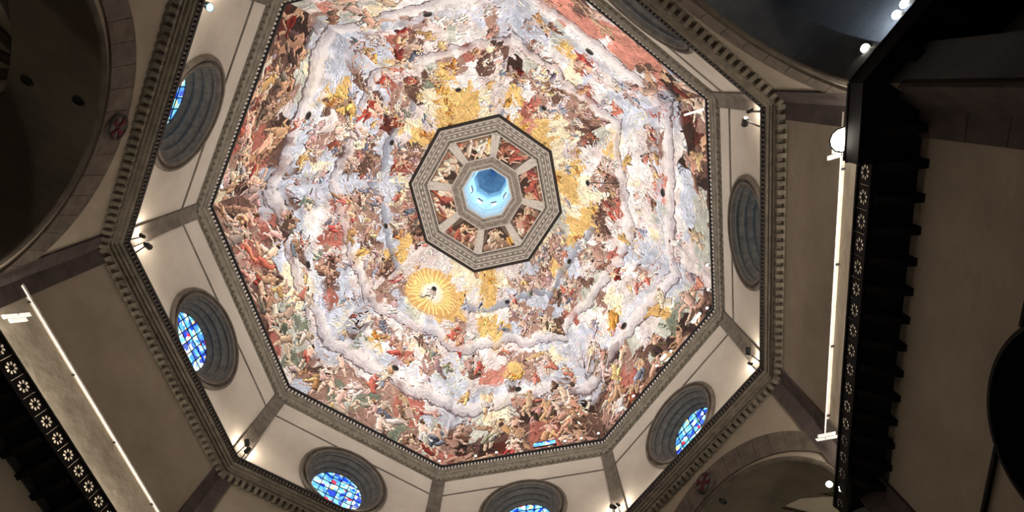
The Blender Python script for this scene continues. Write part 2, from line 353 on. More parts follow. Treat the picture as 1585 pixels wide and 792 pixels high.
# paint zones per dome face, 24 rows from the foot up, 14 columns, indices into CODES
GRID = [
  [[4,4,4,5,4,4,5,10,10,11,10,10,6,6],
   [5,4,4,10,4,4,5,5,5,11,10,2,3,6],
   [5,4,4,4,10,4,5,5,5,2,2,2,3,4],
   [5,10,4,10,10,5,6,5,2,2,2,2,2,3],
   [5,9,4,10,4,5,5,7,2,2,3,3,2,4],
   [4,9,10,5,4,0,7,7,7,7,2,3,6,6],
   [4,4,10,5,0,0,7,7,7,7,6,6,6,6],
   [5,4,5,5,0,5,6,6,7,0,0,6,1,1],
   [5,5,5,0,1,5,5,1,1,1,0,0,0,1],
   [5,5,0,0,1,6,1,1,1,5,10,10,0,7],
   [0,0,0,1,1,6,1,4,5,5,5,0,7,7],
   [0,4,1,1,1,10,4,4,5,0,0,0,0,7],
   [0,4,1,6,4,10,10,6,0,0,0,0,5,5],
   [0,6,6,6,4,10,4,6,6,0,1,6,6,5],
   [0,6,10,10,10,10,4,0,8,8,1,6,6,4],
   [0,4,4,10,10,4,0,0,8,8,4,4,6,6],
   [0,4,4,4,4,4,4,5,5,4,4,4,4,6],
   [0,4,4,4,4,4,4,5,5,4,4,5,5,5],
   [0,4,4,4,4,4,4,0,0,0,8,8,5,5],
   [0,4,4,0,0,0,0,0,0,0,0,8,8,6],
   [0,0,0,0,0,0,0,4,4,8,8,8,8,8],
   [0,0,0,7,4,4,4,4,4,4,8,8,6,6],
   [7,7,7,7,4,4,4,5,5,5,5,5,5,5],
   [7,4,4,4,4,10,10,10,5,5,5,5,5,6]],
  [[0,0,4,4,4,4,4,4,5,3,3,4,10,10],
   [0,4,4,4,2,4,4,4,5,3,4,4,2,10],
   [4,4,4,3,2,3,4,4,4,3,4,4,2,4],
   [5,5,4,3,6,3,3,4,4,3,10,2,2,4],
   [4,6,4,4,6,4,3,4,10,3,10,0,2,2],
   [4,1,4,4,4,4,4,4,10,10,10,0,0,6],
   [1,1,1,6,1,1,4,4,4,10,10,1,6,6],
   [1,6,6,6,1,1,4,6,4,1,6,1,0,0],
   [6,6,3,6,1,0,4,6,1,1,6,6,1,0],
   [7,5,3,8,8,0,10,10,1,1,4,6,1,2],
   [7,5,1,8,1,1,10,10,1,1,4,2,2,2],
   [5,5,1,1,4,4,4,7,1,4,4,2,2,7],
   [5,4,4,4,4,1,4,7,7,4,4,6,6,7],
   [4,4,6,6,1,1,6,6,4,4,6,6,6,7],
   [4,4,6,6,0,0,6,6,0,0,6,6,10,10],
   [4,4,4,0,0,2,2,6,0,0,6,6,10,10],
   [4,4,0,0,7,7,2,6,6,8,6,6,4,4],
   [4,4,4,4,7,7,1,1,6,8,8,8,4,4],
   [6,4,4,7,7,8,1,1,8,8,8,8,8,8],
   [6,6,6,7,7,8,8,8,8,8,8,8,8,6],
   [6,6,6,6,1,8,8,8,8,8,1,8,8,1],
   [6,6,6,1,1,1,1,1,8,1,1,1,7,7],
   [6,6,6,6,6,1,1,1,7,7,7,1,7,7],
   [6,6,6,6,1,1,1,7,7,7,7,7,7,7]],
  [[10,11,11,11,11,10,4,5,10,10,5,4,5,5],
   [10,11,5,12,12,11,4,5,10,10,10,5,5,5],
   [4,12,5,12,11,11,4,5,10,10,10,5,5,5],
   [12,12,2,2,5,5,4,5,10,10,11,7,5,5],
   [5,5,2,2,5,7,4,12,12,5,11,7,7,12],
   [5,4,2,7,7,7,4,12,12,4,4,5,5,12],
   [4,2,2,7,7,7,2,5,5,4,4,4,5,4],
   [6,0,0,7,7,7,2,5,5,1,5,5,5,4],
   [6,0,0,7,1,1,5,1,1,1,1,5,5,6],
   [2,6,6,6,1,1,5,5,4,6,6,0,6,6],
   [2,6,6,9,9,9,8,8,4,6,6,0,0,6],
   [7,5,5,9,9,9,8,8,4,4,4,7,7,6],
   [7,5,4,6,6,6,4,4,4,4,4,7,1,1],
   [7,4,6,6,6,6,4,6,1,1,0,0,1,1],
   [4,2,1,1,8,8,6,6,1,1,0,0,5,5],
   [2,2,1,1,8,8,0,0,4,4,4,7,7,5],
   [6,6,8,8,8,8,8,0,0,4,4,4,4,0],
   [6,6,8,8,8,1,1,4,4,4,4,4,4,4],
   [6,6,7,7,1,1,1,4,4,4,0,0,0,0],
   [6,6,7,8,8,6,6,0,0,0,0,0,0,0],
   [1,1,8,8,8,6,6,0,0,4,4,4,4,4],
   [1,7,8,8,8,7,7,7,4,4,4,4,4,4],
   [7,7,8,8,8,7,7,6,6,6,6,0,0,0],
   [7,8,8,8,8,6,6,6,6,6,6,6,0,0]],
  [[5,5,4,11,11,5,4,12,5,5,5,12,5,12],
   [5,4,4,11,11,5,5,2,2,12,12,12,5,5],
   [5,4,4,11,11,5,5,2,5,12,3,12,2,2],
   [5,5,4,10,10,10,5,5,5,2,3,3,2,2],
   [5,5,10,10,10,4,5,6,5,2,3,3,2,2],
   [5,5,5,4,4,4,2,6,6,2,8,7,7,2],
   [4,5,4,4,12,4,2,1,6,6,8,6,0,0],
   [4,4,4,5,12,1,2,1,6,6,6,6,6,0],
   [5,5,5,5,1,1,9,1,1,6,1,6,6,4],
   [5,4,5,1,1,9,9,1,1,6,1,6,6,4],
   [4,4,6,1,6,6,8,8,6,6,6,6,4,4],
   [6,6,6,0,6,6,6,7,7,6,6,1,4,0],
   [1,1,0,0,1,6,4,7,7,6,6,1,1,0],
   [1,1,0,1,1,2,4,4,1,6,10,1,0,0],
   [1,1,10,1,2,2,2,1,1,2,10,10,10,0],
   [5,10,10,4,2,2,5,5,2,2,2,10,10,6],
   [0,0,4,4,4,4,5,6,6,2,4,4,6,6],
   [0,5,5,4,4,4,0,6,6,4,4,4,4,4],
   [5,5,0,0,4,0,0,0,4,4,4,1,4,5],
   [0,0,0,0,8,8,0,0,0,0,1,1,1,8],
   [4,4,4,8,8,4,4,0,0,8,8,8,8,8],
   [4,4,4,4,4,4,4,4,4,8,8,8,8,8],
   [0,4,4,4,4,4,4,4,4,4,2,2,8,8],
   [4,4,4,4,7,7,7,7,7,2,2,2,2,2]],
  [[5,5,5,5,11,5,2,11,11,11,5,11,4,4],
   [5,6,6,2,2,2,2,2,12,5,5,11,4,4],
   [6,6,6,2,2,2,2,2,12,5,5,11,4,4],
   [6,6,2,2,2,2,2,0,0,12,12,12,11,4],
   [2,6,6,6,0,0,0,0,0,12,12,12,11,4],
   [6,6,6,6,0,0,0,0,0,12,1,1,4,12],
   [6,1,1,6,1,1,6,6,1,6,1,1,4,12],
   [0,1,6,6,1,1,6,1,1,6,1,1,1,10],
   [0,1,6,1,6,2,9,9,9,6,4,4,1,10],
   [6,6,7,6,2,2,9,9,6,6,4,4,1,10],
   [6,7,7,6,2,2,6,6,1,1,6,6,7,7],
   [0,1,1,6,6,6,6,6,1,1,6,6,7,7],
   [0,1,6,6,6,6,6,7,1,1,1,1,1,1],
   [8,8,1,1,1,1,1,7,1,1,1,1,1,1],
   [8,1,1,1,1,1,1,7,6,6,8,7,7,1],
   [6,6,6,10,10,5,5,5,6,6,8,8,7,1],
   [6,6,6,10,5,5,5,5,4,4,6,6,2,2],
   [5,5,5,5,7,7,4,4,4,4,6,6,2,2],
   [5,5,5,5,7,7,4,4,1,1,1,1,5,5],
   [8,8,8,8,7,7,7,7,1,1,1,1,1,5],
   [8,8,8,7,7,7,7,7,8,8,8,6,6,7],
   [7,7,7,8,8,8,8,8,8,8,8,6,6,6],
   [7,7,7,8,8,8,8,8,8,7,7,7,7,7],
   [2,2,7,7,7,8,8,8,8,7,7,7,7,7]],
  [[4,7,12,9,9,5,5,6,6,6,6,6,6,6],
   [4,7,12,9,9,5,9,6,6,5,5,5,5,5],
   [5,12,12,9,9,9,9,9,9,5,5,5,5,5],
   [5,12,9,5,9,9,9,9,9,5,5,5,5,5],
   [12,12,9,5,9,9,9,9,9,5,9,9,9,9],
   [12,10,1,5,9,9,1,9,9,9,9,9,9,9],
   [12,10,1,1,9,9,1,9,9,9,9,9,9,9],
   [10,6,1,1,1,1,1,1,1,9,1,9,1,1],
   [10,6,4,1,1,6,1,1,1,2,1,6,1,1],
   [0,6,4,6,6,6,10,1,8,2,2,6,1,1],
   [0,4,0,6,6,6,10,8,8,2,0,6,4,1],
   [0,0,0,1,6,0,10,7,1,1,0,0,4,0],
   [0,1,0,1,6,0,7,7,1,1,1,0,0,0],
   [1,1,6,1,10,0,7,7,1,4,1,4,0,1],
   [1,6,6,10,10,4,7,4,1,4,4,4,4,1],
   [4,6,4,4,4,4,5,4,7,7,2,2,6,6],
   [4,5,4,4,4,4,5,5,7,7,4,2,12,6],
   [5,5,5,4,4,6,5,4,4,4,4,4,12,12],
   [5,5,4,4,6,6,6,4,4,1,1,5,5,5],
   [7,4,4,7,7,6,4,4,10,1,1,8,5,6],
   [7,7,7,7,7,8,4,4,10,10,8,8,8,6],
   [7,7,7,7,8,8,8,9,10,10,1,1,8,6],
   [7,7,8,8,8,8,9,9,9,8,1,1,6,6],
   [7,8,8,8,8,8,9,9,8,8,8,8,6,6]],
  [[1,6,6,1,1,1,1,2,2,2,2,2,2,2],
   [1,6,6,1,1,1,1,6,6,6,6,6,6,2],
   [1,6,6,1,1,1,1,2,2,2,2,2,9,2],
   [1,6,6,1,1,1,1,6,6,6,6,2,9,6],
   [1,6,6,1,1,1,1,2,2,2,6,2,9,4],
   [1,6,6,1,1,1,1,1,1,7,2,6,2,2],
   [1,6,6,1,1,1,1,1,1,7,7,1,2,2],
   [1,6,6,1,1,1,1,1,1,0,7,7,1,2],
   [1,6,6,1,1,1,1,4,4,1,0,7,0,0],
   [1,4,6,1,1,6,6,4,4,1,6,4,4,0],
   [1,4,0,6,6,6,6,6,5,10,10,6,4,4],
   [0,4,0,6,6,2,6,6,5,5,10,0,5,5],
   [4,4,1,1,1,2,6,6,6,4,10,0,0,5],
   [5,5,1,1,1,1,4,4,6,4,4,10,8,8],
   [5,5,7,10,10,1,4,4,6,2,6,8,8,8],
   [5,5,7,10,10,4,4,8,2,2,6,6,6,10],
   [5,6,5,5,1,4,4,8,8,3,5,5,6,6],
   [6,6,5,5,1,1,1,8,8,3,3,5,5,4],
   [6,6,6,6,1,1,1,1,8,8,7,7,5,5],
   [6,6,6,6,1,8,8,8,8,8,7,7,7,5],
   [6,6,7,7,8,8,8,8,8,8,8,7,7,6],
   [6,6,7,7,8,8,8,8,8,8,8,8,7,7],
   [6,7,7,7,8,8,8,8,8,8,8,8,8,6],
   [6,7,7,7,7,8,8,8,8,8,8,8,8,8]],
  [[11,11,5,5,10,6,6,10,10,4,4,4,4,4],
   [11,11,5,5,5,6,5,10,10,10,4,4,5,7],
   [12,11,5,5,5,5,5,10,10,10,4,4,5,7],
   [12,12,5,5,5,5,4,5,10,10,10,4,12,5],
   [4,12,12,2,5,4,6,5,5,5,10,10,4,12],
   [4,2,12,2,2,4,6,12,5,5,5,10,4,4],
   [1,2,2,7,2,2,0,12,12,5,5,5,12,4],
   [1,1,7,7,7,2,0,6,6,5,0,5,5,12],
   [0,1,0,6,1,1,1,6,0,0,0,5,5,0],
   [0,0,0,6,8,8,1,1,4,0,1,0,5,0],
   [4,0,0,0,8,5,5,1,4,4,4,0,0,4],
   [4,4,0,8,8,5,6,6,4,4,4,7,7,4],
   [6,4,5,0,8,5,4,4,4,0,0,7,7,0],
   [6,1,5,0,0,0,4,4,6,5,0,0,0,0],
   [1,1,5,5,0,0,6,7,6,5,5,5,0,0],
   [10,0,5,10,10,0,6,7,7,4,5,5,5,0],
   [10,0,0,4,10,0,0,4,7,4,4,5,5,0],
   [4,4,4,4,11,11,4,4,5,5,5,5,5,0],
   [4,4,4,8,11,11,0,0,0,5,4,4,4,0],
   [6,6,4,8,8,6,0,0,0,0,0,0,4,0],
   [6,6,7,7,6,6,6,4,4,0,0,0,0,0],
   [6,7,7,8,8,8,5,4,4,10,10,10,0,0],
   [6,6,8,8,8,5,5,5,5,4,10,10,7,7],
   [6,8,8,8,4,4,4,5,4,4,4,4,6,7]]]
def fbm(h, w_, n0, octs=4, rng=RNG, gain=.5):
    out = np.zeros((h, w_)); amp = 1; tot = 0; n = n0
    for _ in range(octs):
        g = rng.random((n + 2, n + 2)); y = np.linspace(0, n, h, endpoint=False); x = np.linspace(0, n, w_, endpoint=False)
        yi = y.astype(int); xi = x.astype(int); fy = (y - yi)[:, None]; fx = (x - xi)[None, :]; fy = fy * fy * (3 - 2 * fy); fx = fx * fx * (3 - 2 * fx)
        a = g[yi][:, xi]; b = g[yi][:, xi + 1]; c = g[yi + 1][:, xi]; d = g[yi + 1][:, xi + 1]
        out += amp * ((a * (1 - fx) + b * fx) * (1 - fy) + (c * (1 - fx) + d * fx) * fy); tot += amp; amp *= gain; n *= 2
    return out / tot
BASE = {'B': (184, 190, 204), 'L': (224, 219, 216), 'G': (184, 186, 174), 'g': (124, 130, 112), 'F': (160, 126, 112), 'f': (112, 84, 74), 'P': (210, 197, 193),
        'Y': (230, 216, 182), 'O': (218, 178, 110), 'S': (206, 136, 118), 'R': (172, 104, 90), 'r': (100, 54, 47), 'D': (68, 52, 47)}
SKIN = {'F': (226, 190, 170), 'f': (190, 148, 122), 'P': (216, 186, 172), 'R': (222, 172, 148), 'r': (204, 158, 132), 'D': (176, 136, 114), 'g': (196, 164, 138), 'G': (206, 178, 156), 'B': (202, 176, 162), 'L': (214, 188, 174), 'Y': (222, 182, 146), 'O': (224, 176, 110), 'S': (214, 150, 128)}
CLOTH = [(186, 98, 86), (200, 154, 104), (214, 182, 122), (134, 140, 126), (156, 162, 180), (214, 202, 196), (176, 140, 140), (222, 210, 186), (120, 94, 84), (184, 144, 138), (114, 120, 134), (226, 220, 214), (196, 130, 114), (200, 182, 174), (164, 146, 136), (206, 192, 188), (150, 130, 126), (190, 168, 152)]
DENS = {'F': 1.0, 'f': .95, 'P': .42, 'R': .95, 'r': .8, 'D': .5, 'g': .7, 'G': .3, 'B': .14, 'L': .1, 'Y': .3, 'O': .3, 'S': .22}
class Canvas:
    def __init__(c, W_, H_, width_at, height):     # width_at(v) metres across at v, height metres up
        c.W, c.H = W_, H_; c.img = np.zeros((H_, W_, 3)); c.wa = width_at; c.h = height; c.sy = (H_ - 1) / height
    def cap(c, p0, p1, r0, r1, col, shade=.34, outline=True, light=(-.6, .8)):
        x0, y0 = p0; x1, y1 = p1; v = min(max((y0 + y1) / 2 / c.h, 0), 1); sx = (c.W - 1) / c.wa(v); cx = (c.W - 1) / 2
        R_ = max(r0, r1) * 1.15 + .02
        ax, bx = int((min(x0, x1) - R_) * sx + cx), int((max(x0, x1) + R_) * sx + cx) + 2; ay, by = int((min(y0, y1) - R_) * c.sy), int((max(y0, y1) + R_) * c.sy) + 2
        ax, ay = max(ax, 0), max(ay, 0); bx, by = min(bx, c.W), min(by, c.H)
        if ax >= bx or ay >= by: return
        X = (np.arange(ax, bx)[None, :] - cx) / sx; Y = np.arange(ay, by)[:, None] / c.sy
        dx, dy = x1 - x0, y1 - y0; L2 = dx * dx + dy * dy + 1e-9
        t = np.clip(((X - x0) * dx + (Y - y0) * dy) / L2, 0, 1); qx = X - x0 - t * dx; qy = Y - y0 - t * dy
        R2 = r0 + (r1 - r0) * t; d = np.sqrt(qx * qx + qy * qy) / R2
        lit = (qx * light[0] + qy * light[1]) / R2
        sh = 1 + shade * (lit * .9 - .12)
        if outline: sh = sh * np.where(d > .84, .55, 1)
        al = np.clip((1.08 - d) / .16, 0, 1)[..., None]
        new = np.clip(np.array(col)[None, None, :] * sh[..., None], 0, 250)
        c.img[ay:by, ax:bx] = c.img[ay:by, ax:bx] * (1 - al) + new * al
def jit(col, a, rng=random):
    k = 1 + rng.uniform(-a, a); return tuple(min(250, max(0, x * k + rng.uniform(-8, 8))) for x in col)
def figure(c, x, y, h, skin, cloth, tilt=0, seated=True, wings=False, dress=.6):
    rn = random.uniform; s = 1 if random.random() < .5 else -1; T = math.radians(tilt)
    def R_(px, py): px *= s; return (x + (px * math.cos(T) - py * math.sin(T)) * h, y + (px * math.sin(T) + py * math.cos(T)) * h)
    hip = (0, .45 if not seated else .32); neck = (rn(-.06, .1), hip[1] + .34); head = (neck[0] + rn(-.02, .06), neck[1] + .1)
    sk = jit(skin, .1); lw = .062
    if wings:
        for q in (-1, 1): c.cap(R_(neck[0], neck[1] - .05), R_(q * .42, neck[1] + rn(-.1, .25)), h * .09, h * .02, (110, 104, 112) if random.random() < .6 else (220, 214, 210), .5)
    legs = []
    for q in (-1, 1):
        if seated: kn = (rn(.12, .32), hip[1] + rn(-.02, .1) + q * .03); ft = (kn[0] + rn(-.08, .1), kn[1] - rn(.24, .32))
        else: kn = (q * .08 + rn(-.1, .16), .24 + rn(-.04, .06)); ft = (kn[0] + rn(-.16, .06), 0 + rn(-.04, .05))
        legs.append((kn, ft))
    for i, (kn, ft) in enumerate(legs):
        cl = sk if random.random() > dress * .8 else cloth
        c.cap(R_(*kn), R_(*ft), h * lw * .85, h * lw * .5, sk, .4); c.cap(R_(hip[0] + (i - .5) * .08, hip[1]), R_(*kn), h * lw * 1.35, h * lw * .95, cl, .4)
    c.cap(R_(hip[0], hip[1]), R_(*neck), h * .105, h * .12, cloth if random.random() < dress * .7 else sk, .45)
    if random.random() < dress + .2:
        for q in range(3):
            a = (hip[0] + rn(-.12, .12), hip[1] + rn(-.05, .12)); b = (a[0] + rn(-.1, .3), a[1] - rn(.1, .32)); c.cap(R_(*a), R_(*b), h * rn(.05, .1), h * rn(.03, .08), jit(cloth, .22), .6)
    for q in (-1, 1):
        el = (neck[0] + q * rn(.1, .2), neck[1] - rn(-.08, .2)); ha = (el[0] + rn(-.16, .22), el[1] + rn(-.16, .22))
        c.cap(R_(neck[0] + q * .09, neck[1] - .02), R_(*el), h * .045, h * .036, cloth if random.random() < dress * .4 else sk, .35); c.cap(R_(*el), R_(*ha), h * .035, h * .024, sk, .3)
    c.cap(R_(head[0], head[1]), R_(head[0] + .01, head[1] + .02), h * .062, h * .066, sk, .3)
    c.cap(R_(head[0] - .02, head[1] + .04), R_(head[0] - .035, head[1] + .02), h * .05, h * .045, jit(random.choice([(74, 50, 40), (98, 70, 50), (150, 112, 80), (160, 152, 146)]), .1), .3, False)
def zone_of(k, u, v):
    i = min(max(int(v * 24), 0), 23); j = min(max(int(u * 14), 0), 13); return CODES[GRID[k - 1][i][j]]
CW, CH = 280, 340
def paint_face(k):
    r0, r1 = 22.3, 9.92
    a, b = V(k, r0, 0), V(k + 1, r0, 0); w0 = (a - b).length; a, b = V(k, r1, 0), V(k + 1, r1, 0); w1 = (a - b).length
    Hm = 33.4; TH_ = .8
    def wa(v): th = DTH * v; t = (r0 - DRAD * (1 - math.cos(th)) - r1) / (r0 - r1); return w1 + (w0 - w1) * t
    c = Canvas(CW, CH, wa, Hm)
    pal = np.array([[BASE[CODES[q]] for q in r] for r in GRID[k - 1]], float)
    uu, vv = np.meshgrid(np.linspace(0, 1, CW), np.linspace(0, 1, CH))
    wx = (fbm(CH, CW, 9, 4) - .5) * .16; wy = (fbm(CH, CW, 9, 4) - .5) * .11
    gi = np.clip((vv + wy) * 24, 0, 23.99).astype(int); gj = np.clip((uu + wx) * 14, 0, 13.99).astype(int)
    img = pal[gi, gj]
    for _ in range(2): img[1:-1, 1:-1] = (img[1:-1, 1:-1] * 2 + img[:-2, 1:-1] + img[2:, 1:-1] + img[1:-1, :-2] + img[1:-1, 2:]) / 6
    # open sky by the ribs and in a strip over each lower cloud bank
    nb = (fbm(CH, CW, 8, 4) - .5) * .22; edge = np.minimum(uu, 1 - uu) + nb
    sky = np.clip((.15 - edge) / .05, 0, 1) * np.clip((vv - .2) / .04, 0, 1) * np.clip((.62 - vv) / .04, 0, 1)
    sky = np.maximum(sky, .85 * np.clip((.035 - np.abs(vv - .385 + nb * .3)) / .02, 0, 1))[..., None] * .85; skymask = sky[..., 0]
    img = img * (1 - sky) + np.array((182, 189, 204.)) * sky
    tex = fbm(CH, CW, 26, 3) - .5; tex2 = fbm(CH, CW, 7, 3) - .5
    img *= (1 + .42 * tex + .22 * tex2)[..., None]
    c.img = img
    # loose brush strokes following the zones
    for _ in range(1500):
        u, v = random.random(), random.random(); ch = zone_of(k, u, v); x = (u - .5) * wa(v); y = v * Hm; l = random.uniform(.2, .9); an = random.gauss(0.1, .7) if ch in 'BLP' else random.uniform(0, 3.14)
        col = jit(BASE[ch], .07 if ch in 'BLPYO' else .16)
        if ch == 'F': col = jit(random.choice([(150, 116, 102), (176, 144, 128), (132, 104, 96), (186, 160, 146)]), .1)
        if ch == 'f': col = jit(random.choice([(96, 72, 62), (126, 98, 84), (78, 58, 50), (150, 122, 106)]), .15)
        if ch == 'D': col = jit((70, 52, 44), .3)
        c.cap((x, y), (x + l * math.cos(an), y + l * math.sin(an)), random.uniform(.05, .16), random.uniform(.03, .09), col, .3, random.random() < .2)
    # cloud banks between the tiers: soft wavy ridges with violet undersides
    wob = (fbm(CH, CW, 6, 4) - .5); wob2 = (fbm(CH, CW, 16, 3) - .5); img = c.img
    for vc, amp, th, ph in ((.318, .012, .034, k * 1.3), (.61, .014, .026, k * 2.1), (.808, .012, .018, k * 1.1)):
        if vc > .79 and k in (2, 5, 6, 7): continue
        d = (vv + wob * .05 - (vc + amp * np.sin(uu * 5.3 + ph) + .004 * np.sin(uu * 17 + ph * 2))) / (th * (1 + wob2 * .9))
        tone = np.array((220, 214, 212.) if vc < .79 else (150, 156, 172.)); low = np.array((140, 128, 138.) if vc < .79 else (96, 100, 116.))
        f = np.clip((d + 1) / 1.5, 0, 1) ** .7; f = np.clip(f + .35 * wob2 * 2 + .25 * np.sin(d * 9 + wob * 20) * (f < .9) * .4, 0, 1)[..., None]
        col = low * (1 - f) + tone * f; al = (np.clip((1 - np.abs(d)) / .3, 0, 1) * (.72 + .4 * wob2))[..., None].clip(0, 1)
        img = img * (1 - al) + col * al
        ln = (np.abs(d + 1) < .13)[..., None] * .75; img = img * (1 - ln) + np.array((104, 88, 90.)) * ln
    c.img = img
    # broad golden glory with rays on one face
    if k == 2:
        gx, gy = 0.0, .79 * Hm
        for r, col in ((3.7, (200, 158, 88)), (3.4, (222, 184, 106)), (2.7, (230, 200, 130)), (1.7, (236, 220, 176)), (1.1, (240, 234, 214))): c.cap((gx, gy), (gx, gy + .01), r, r, jit(col, .03), .05, False)
        for i in range(64):
            a_ = 2 * math.pi * i / 64 + random.uniform(-.04, .04); c.cap((gx + 1.5 * math.cos(a_), gy + 1.5 * math.sin(a_)), (gx + 3.5 * math.cos(a_), gy + 3.5 * math.sin(a_)), .04, .09, (206, 164, 94) if i % 2 else (238, 212, 146), .1, False)
    # figures, from the top of the face downwards
    items = []
    rows = 24
    for i in range(rows):
        v = .985 - i / rows * .975; wd = wa(v); h = (2.2 if v > .66 else 3.0 if v > .33 else 4.1); n = int(wd / (h * .36))
        for j in range(n):
            u = (j + random.random()) / n; vq = v + random.uniform(-.02, .02); ch = zone_of(k, u, vq)
            q = DENS[ch]
            if min(abs(vq - .31), abs(vq - .6)) < .02: q *= .25
            if skymask[min(CH - 1, max(0, int(vq * (CH - 1)))), min(CW - 1, int(u * (CW - 1)))] > .4: q = min(q, .16)
            if k == 2 and math.hypot((u - .5) * wd, (vq - .79) * Hm) < 3.8: q = 0
            if random.random() < q * .6: items.append((vq, u, ch, h))
    items.sort(key=lambda t: -t[0])
    for vq, u, ch, h in items:
        h *= random.uniform(.75, 1.2)
        cl = random.choice(CLOTH)
        if ch == 'R': cl = random.choice([(190, 84, 70), (204, 108, 88), (146, 62, 54), (200, 150, 110), (190, 160, 144)])
        elif ch == 'f' and random.random() < .6: cl = random.choice([(120, 92, 78), (96, 76, 66), (146, 112, 92), (112, 100, 92), (160, 92, 76)])
        elif ch in 'rD': cl = random.choice([(120, 48, 40), (84, 60, 48), (150, 70, 52), (60, 46, 42)])
        elif ch == 'O': cl = random.choice([(206, 146, 66), (222, 176, 98), (190, 122, 60)])
        elif ch == 'S': cl = random.choice([(196, 108, 90), (170, 128, 104)])
        elif ch in 'gG': cl = random.choice([(120, 128, 104), (150, 152, 134), (132, 98, 80), (196, 178, 160)])
        elif ch in 'BLPY': cl = random.choice([(206, 190, 184), (160, 150, 160), (214, 170, 110), (196, 120, 100), (150, 158, 178), (228, 222, 216)])
        x = (u - .5) * wa(vq); y = vq * Hm
        low = vq < .3
        figure(c, x, y - h * .4, h, SKIN[ch], cl, random.gauss(0, 55 if (ch in 'rDRfgBS' and low) or ch in 'BL' else 16), seated=not low and random.random() < .75, wings=ch in 'BL' and random.random() < .5, dress=.25 if low else .75)
    if k == 2: figure(c, .1, .79 * Hm - 1.7, 3.0, (214, 186, 160), (196, 180, 166), 0, True, False, 1)
    # fine crackle of dark accents and highlights
    im = c.img; blur = im.copy()
    blur[2:-2, 2:-2] = (im[:-4, 2:-2] + im[4:, 2:-2] + im[2:-2, :-4] + im[2:-2, 4:] + im[2:-2, 2:-2]) / 5
    im = im + (im - blur) * .5
    ys = np.clip(np.arange(CH)[:, None] + (fbm(CH, CW, 40, 2) - .5) * 5 + (fbm(CH, CW, 12, 2) - .5) * 8, 0, CH - 1); xs = np.clip(np.arange(CW)[None, :] + (fbm(CH, CW, 40, 2) - .5) * 5 + (fbm(CH, CW, 12, 2) - .5) * 8, 0, CW - 1)
    im = im[ys.astype(int), xs.astype(int)]                                            # hand painted waver of every outline
    im = 132 + (im - 132) * 1.14
    g_ = im.mean(2, keepdims=True); im = g_ + (im - g_) * .82
    return np.clip(im, 12, 246)
Z0D, Z1D = 51.3, 82.114
DRAD = ((22.42 - 9.92) ** 2 + (Z1D - Z0D) ** 2) / (2 * (22.42 - 9.92)); DTH = math.asin((Z1D - Z0D) / DRAD)
def dome(k, u, v):
    th = DTH * v; r = 22.42 - DRAD * (1 - math.cos(th)); z = Z0D + DRAD * math.sin(th); return V(k, r, z) * (1 - u) + V(k + 1, r, z) * u
CEIL = empty('ceiling', (0, 0, 52)); tag(CEIL, 'eight sided painted dome with figures among clouds', kind='structure')
def painted_grid(name, rows_pts, img, parent):     # rows_pts: array H x W x 3
    H_, W_ = img.shape[:2]; me = bpy.data.meshes.new(name); nv = H_ * W_; nf = (H_ - 1) * (W_ - 1)
    co = rows_pts.reshape(-1, 3) - np.array(parent.location); i = np.arange(H_ - 1)[:, None] * W_ + np.arange(W_ - 1)[None, :]
    quads = np.stack([i, i + 1, i + 1 + W_, i + W_], -1).reshape(-1)
    me.vertices.add(nv); me.vertices.foreach_set('co', co.astype(np.float32).ravel()); me.loops.add(nf * 4); me.loops.foreach_set('vertex_index', quads.astype(np.int32))
    me.polygons.add(nf); me.polygons.foreach_set('loop_start', np.arange(0, nf * 4, 4, dtype=np.int32)); me.polygons.foreach_set('loop_total', np.full(nf, 4, dtype=np.int32))
    me.update(calc_edges=True)
    at = me.color_attributes.new('paint', 'BYTE_COLOR', 'POINT'); px = np.ones((nv, 4), np.float32); px[:, :3] = img.reshape(-1, 3) / 255; at.data.foreach_set('color_srgb', px.ravel())
    me.materials.append(FRESCO); me.polygons.foreach_set('use_smooth', np.ones(nf, bool)); me.validate()
    o = bpy.data.objects.new(name, me); COL.objects.link(o); o.parent = parent; return o
for k in range(1, 9):
    img = paint_face(k)
    th = DTH * np.linspace(0, 1, CH); pts = np.zeros((CH, CW, 3)); uu = np.linspace(0, 1, CW)
    for i, t in enumerate(th):
        r = 22.42 - DRAD * (1 - math.cos(t)); z = Z0D + DRAD * math.sin(t); A, B = np.array(V(k, r, z)), np.array(V(k + 1, r, z))
        pts[i] = A[None] * (1 - uu[:, None]) + B[None] * uu[:, None]
    painted_grid('fresco_panel', pts, img, CEIL)
def dome_frame(k, u, v):
    p = dome(k, u, v); du = (dome(k, u + .01, v) - p).normalized(); dv = (dome(k, u, v + .01) - p).normalized(); n = du.cross(dv).normalized()
    if n.dot(Vector((0, 0, 60)) - p) < 0: n = -n
    return p, du, dv, n
for k in range(1, 9):                              # small round openings, two per face, rimmed in dark stone
    for v in (.36, .81):
        p, du, dv, n = dome_frame(k, .5, v); m = MB(); r = .36 if v < .5 else .3
        rows = [[p + n * o + (du * math.cos(a) + dv * math.sin(a)) * rr for a in [2 * math.pi * i / 20 for i in range(20)]] for rr, o in ((r * 1.2, 0), (r * 1.2, .06), (r, .08), (r, .02))]
        m.grid(rows, True); m.build('opening_rim', OCULUSSTONE, CEIL)
        m = MB(); m.add([p + n * .03 + (du * math.cos(a) + dv * math.sin(a)) * r for a in [2 * math.pi * i / 20 for i in range(20)]], [tuple(range(20))]); m.build('opening', IRON, CEIL)

